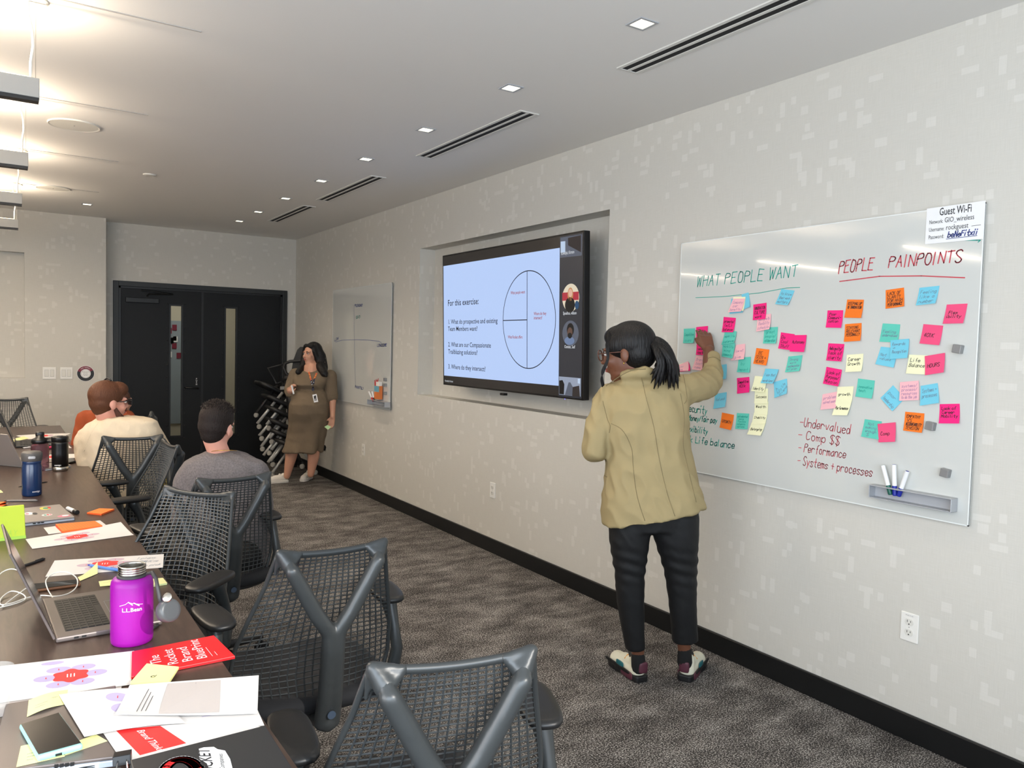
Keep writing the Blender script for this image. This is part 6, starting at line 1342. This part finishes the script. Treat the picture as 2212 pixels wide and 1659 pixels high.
th3 = [[hipc+rt3*s_*.09, hipc+rt3*s_*.13+hd3*.42+UP*.04, V((0, 0, 0))] for s_ in (-1, 1)]
for T_, s_ in zip(th3, (-1, 1)): T_[2] = V((T_[1].x, T_[1].y+.03, .09))
r3 = [R(976, 976, 446, 508, 3.63, .055), R(983, 981, 425, 530, D3, .075), R(998, 994, 401, 552, D3, .095), R(1015, 1008, 393, 564, D3, .105), R(1040, 1035, 390, 570, D3, .112), R(1080, 1075, 392, 574, D3, .12), R(1150, 1150, 405, 582, D3, .125), R(1230, 1230, 412, 580, D3+.02, .135)]
seated('man with short dark hair and thin necklace in a dark grey sweater, seen from behind', (469, 921), 3.62, N_*.93+E_*.10-UP*.12, .10, 'skin_pink', 'sweater_grey', r3, arms3, .92, (478, 990, 3.64), th3, 'trousers_black', (.79, 3.6, 0), hair_grey, armr=(.066, .060, .045), nkr=.050)
pn = bpy.data.objects.get('person.002')
nk_ = [atd(478+34*math.cos(a), 977-4*math.sin(a)*1.0-(34*math.cos(a))*.06, 3.62-.06*math.sin(a)) for a in [PI*.02+PI*.96*i/14 for i in range(15)]]
tag(MB().tube(nk_, .0016, 5).build('necklace', 'gold', smooth=True), 'thin gold chain necklace on the nape of the grey sweater man', 'necklace')
# cream sweater man
def hair_auburn(t, P_, HM, k):
    h = MB(); h.ell(P_(0, -.022, .046), (.081*k, .102*k, .088*k), HM, 24, 16); h.ell(P_(0, -.042, .002), (.074*k, .074*k, .070*k), HM); h.ell(P_(0, .045, .078), (.064*k, .062*k, .048*k), HM); h.ell(P_(0, -.042, -.034), (.056*k, .058*k, .050*k), HM)
    grown('hair', h, 'hair_auburn', t, .007, 4)
    bd_ = MB(); 
    for s_ in (-1, 1): bd_.limb([P_(s_*.070, .005, -.035), P_(s_*.062, .03, -.075), P_(s_*.035, .068, -.100)], [.012*k, .018*k, .020*k])
    bd_.limb([P_(-.03, .07, -.10), P_(.03, .07, -.10)], [.022*k, .022*k]); bd_.limb([P_(-.022, .093, -.048), P_(.022, .093, -.048)], [.006*k, .006*k]); grown('beard', bd_, 'beard', t, .006, 3)
D1 = 4.66
arms1 = [[atd(188, 955, 4.64), atd(192, 1012, 4.60), atd(215, 1030, 4.8)], [atd(325, 940, 4.68), atd(350, 975, 4.85), atd(350, 1000, 5.0)]]
hip1 = V((.60, 5.22, .50)); hd1 = V((.10, 1, 0)).normalized(); rt1 = V((hd1.y, -hd1.x, 0))
th1 = [[hip1+rt1*s_*.10, hip1+rt1*s_*.15+hd1*.43+UP*.04, hip1+rt1*s_*.16+hd1*.45-UP*.41] for s_ in (-1, 1)]
r1 = [R(900, 898, 214, 276, D1, .06, off=.03), R(906, 900, 205, 300, D1, .085), R(916, 903, 188, 322, D1, .10), R(930, 910, 174, 338, D1, .11), R(950, 930, 164, 345, D1, .118), R(975, 955, 166, 346, D1, .125), R(1000, 985, 180, 340, D1, .13), R(1040, 1030, 205, 335, D1, .13), R(1090, 1090, 212, 330, D1, .14)]
t1, P1_, HM1, bv1, cl1 = seated('man with auburn hair, beard and headphones in a cream sweater, facing the television', (236, 869), 4.64, N_*.80+E_*.60-UP*.02, .04, 'skin_pink', 'sweater_cream', r1, arms1, 1.0, (238, 918, 4.68), th1, 'trousers_black', (.60, 5.15, 0), hair_auburn, armr=(.074, .066, .050), nkr=.060)
for pts in ([(213, 912), (195, 940), (182, 975)], [(310, 908), (325, 935), (330, 960)]): seam(pts, 'sweater_cream', .002, -.0008, 'raglan_seam', bv1, cl1, 6)
hbd = MB().tube([P1_(.088*math.cos(a), -.012, .035+.108*math.sin(a)) for a in [1.15+(PI-.8)*i/24 for i in range(25)]], .0045, 8); hbd.build('headphones', 'cable_black', t1, smooth=True)
sg = MB()
for s_ in (-1, 1): sg.tube([P1_(s_*.084, .02, .010), P1_(s_*.080, .08, .016), P1_(s_*.062, .104, .016)], .0028, 6); sg.pad(P1_(s_*.034, .108, .004), (.05, .006, .036), 3, M3=HM1)
sg.build('glasses', 'cable_black', t1, smooth=True)
# orange top person, mostly hidden
def hair_br(t, P_, HM, k):
    h = MB(); h.ell(P_(0, -.03, .03), (.088*k, .105*k, .095*k), HM, 20, 14); h.limb([P_(0, -.06, 0), P_(0, -.075, -.10), P_(0, -.07, -.20)], [.075, .07, .05]); grown('hair', h, 'beard', t, .009, 4)
D2 = 5.55
arms2 = [[atd(186, 905, 5.5), atd(172, 960, 5.45), atd(200, 985, 5.35)], [atd(275, 905, 5.6), atd(295, 950, 5.6), atd(250, 960, 5.45)]]
hip2 = V((.66, 6.30, .50)); th2 = [[hip2+V((0, s_*.10, 0)), hip2+V((.30+.06*s_, -.35, .10 if s_ < 0 else .02)), hip2+V((.46, -.40+.2*s_, -.30))] for s_ in (-1, 1)]
r2 = [R(884, 886, 205, 258, D2, .06), R(888, 890, 190, 275, D2, .09), R(896, 898, 174, 290, D2, .10), R(915, 915, 168, 298, D2, .115), R(950, 950, 166, 300, D2, .12), R(990, 990, 175, 296, D2, .13), R(1010, 1010, 180, 296, D2, .14)]
t2, P2_, HM2, bv2, cl2 = seated('person in a rust orange top, almost hidden behind the cream sweater man', (262, 867), 5.62, N_*.95+E_*.2, 0, 'skin_tan', 'sweater_orange', r2, arms2, .80, (240, 892, 5.58), th2, 'olive_cloth', (.66, 6.2, 0), hair_br, armr=(.062, .055, .045))
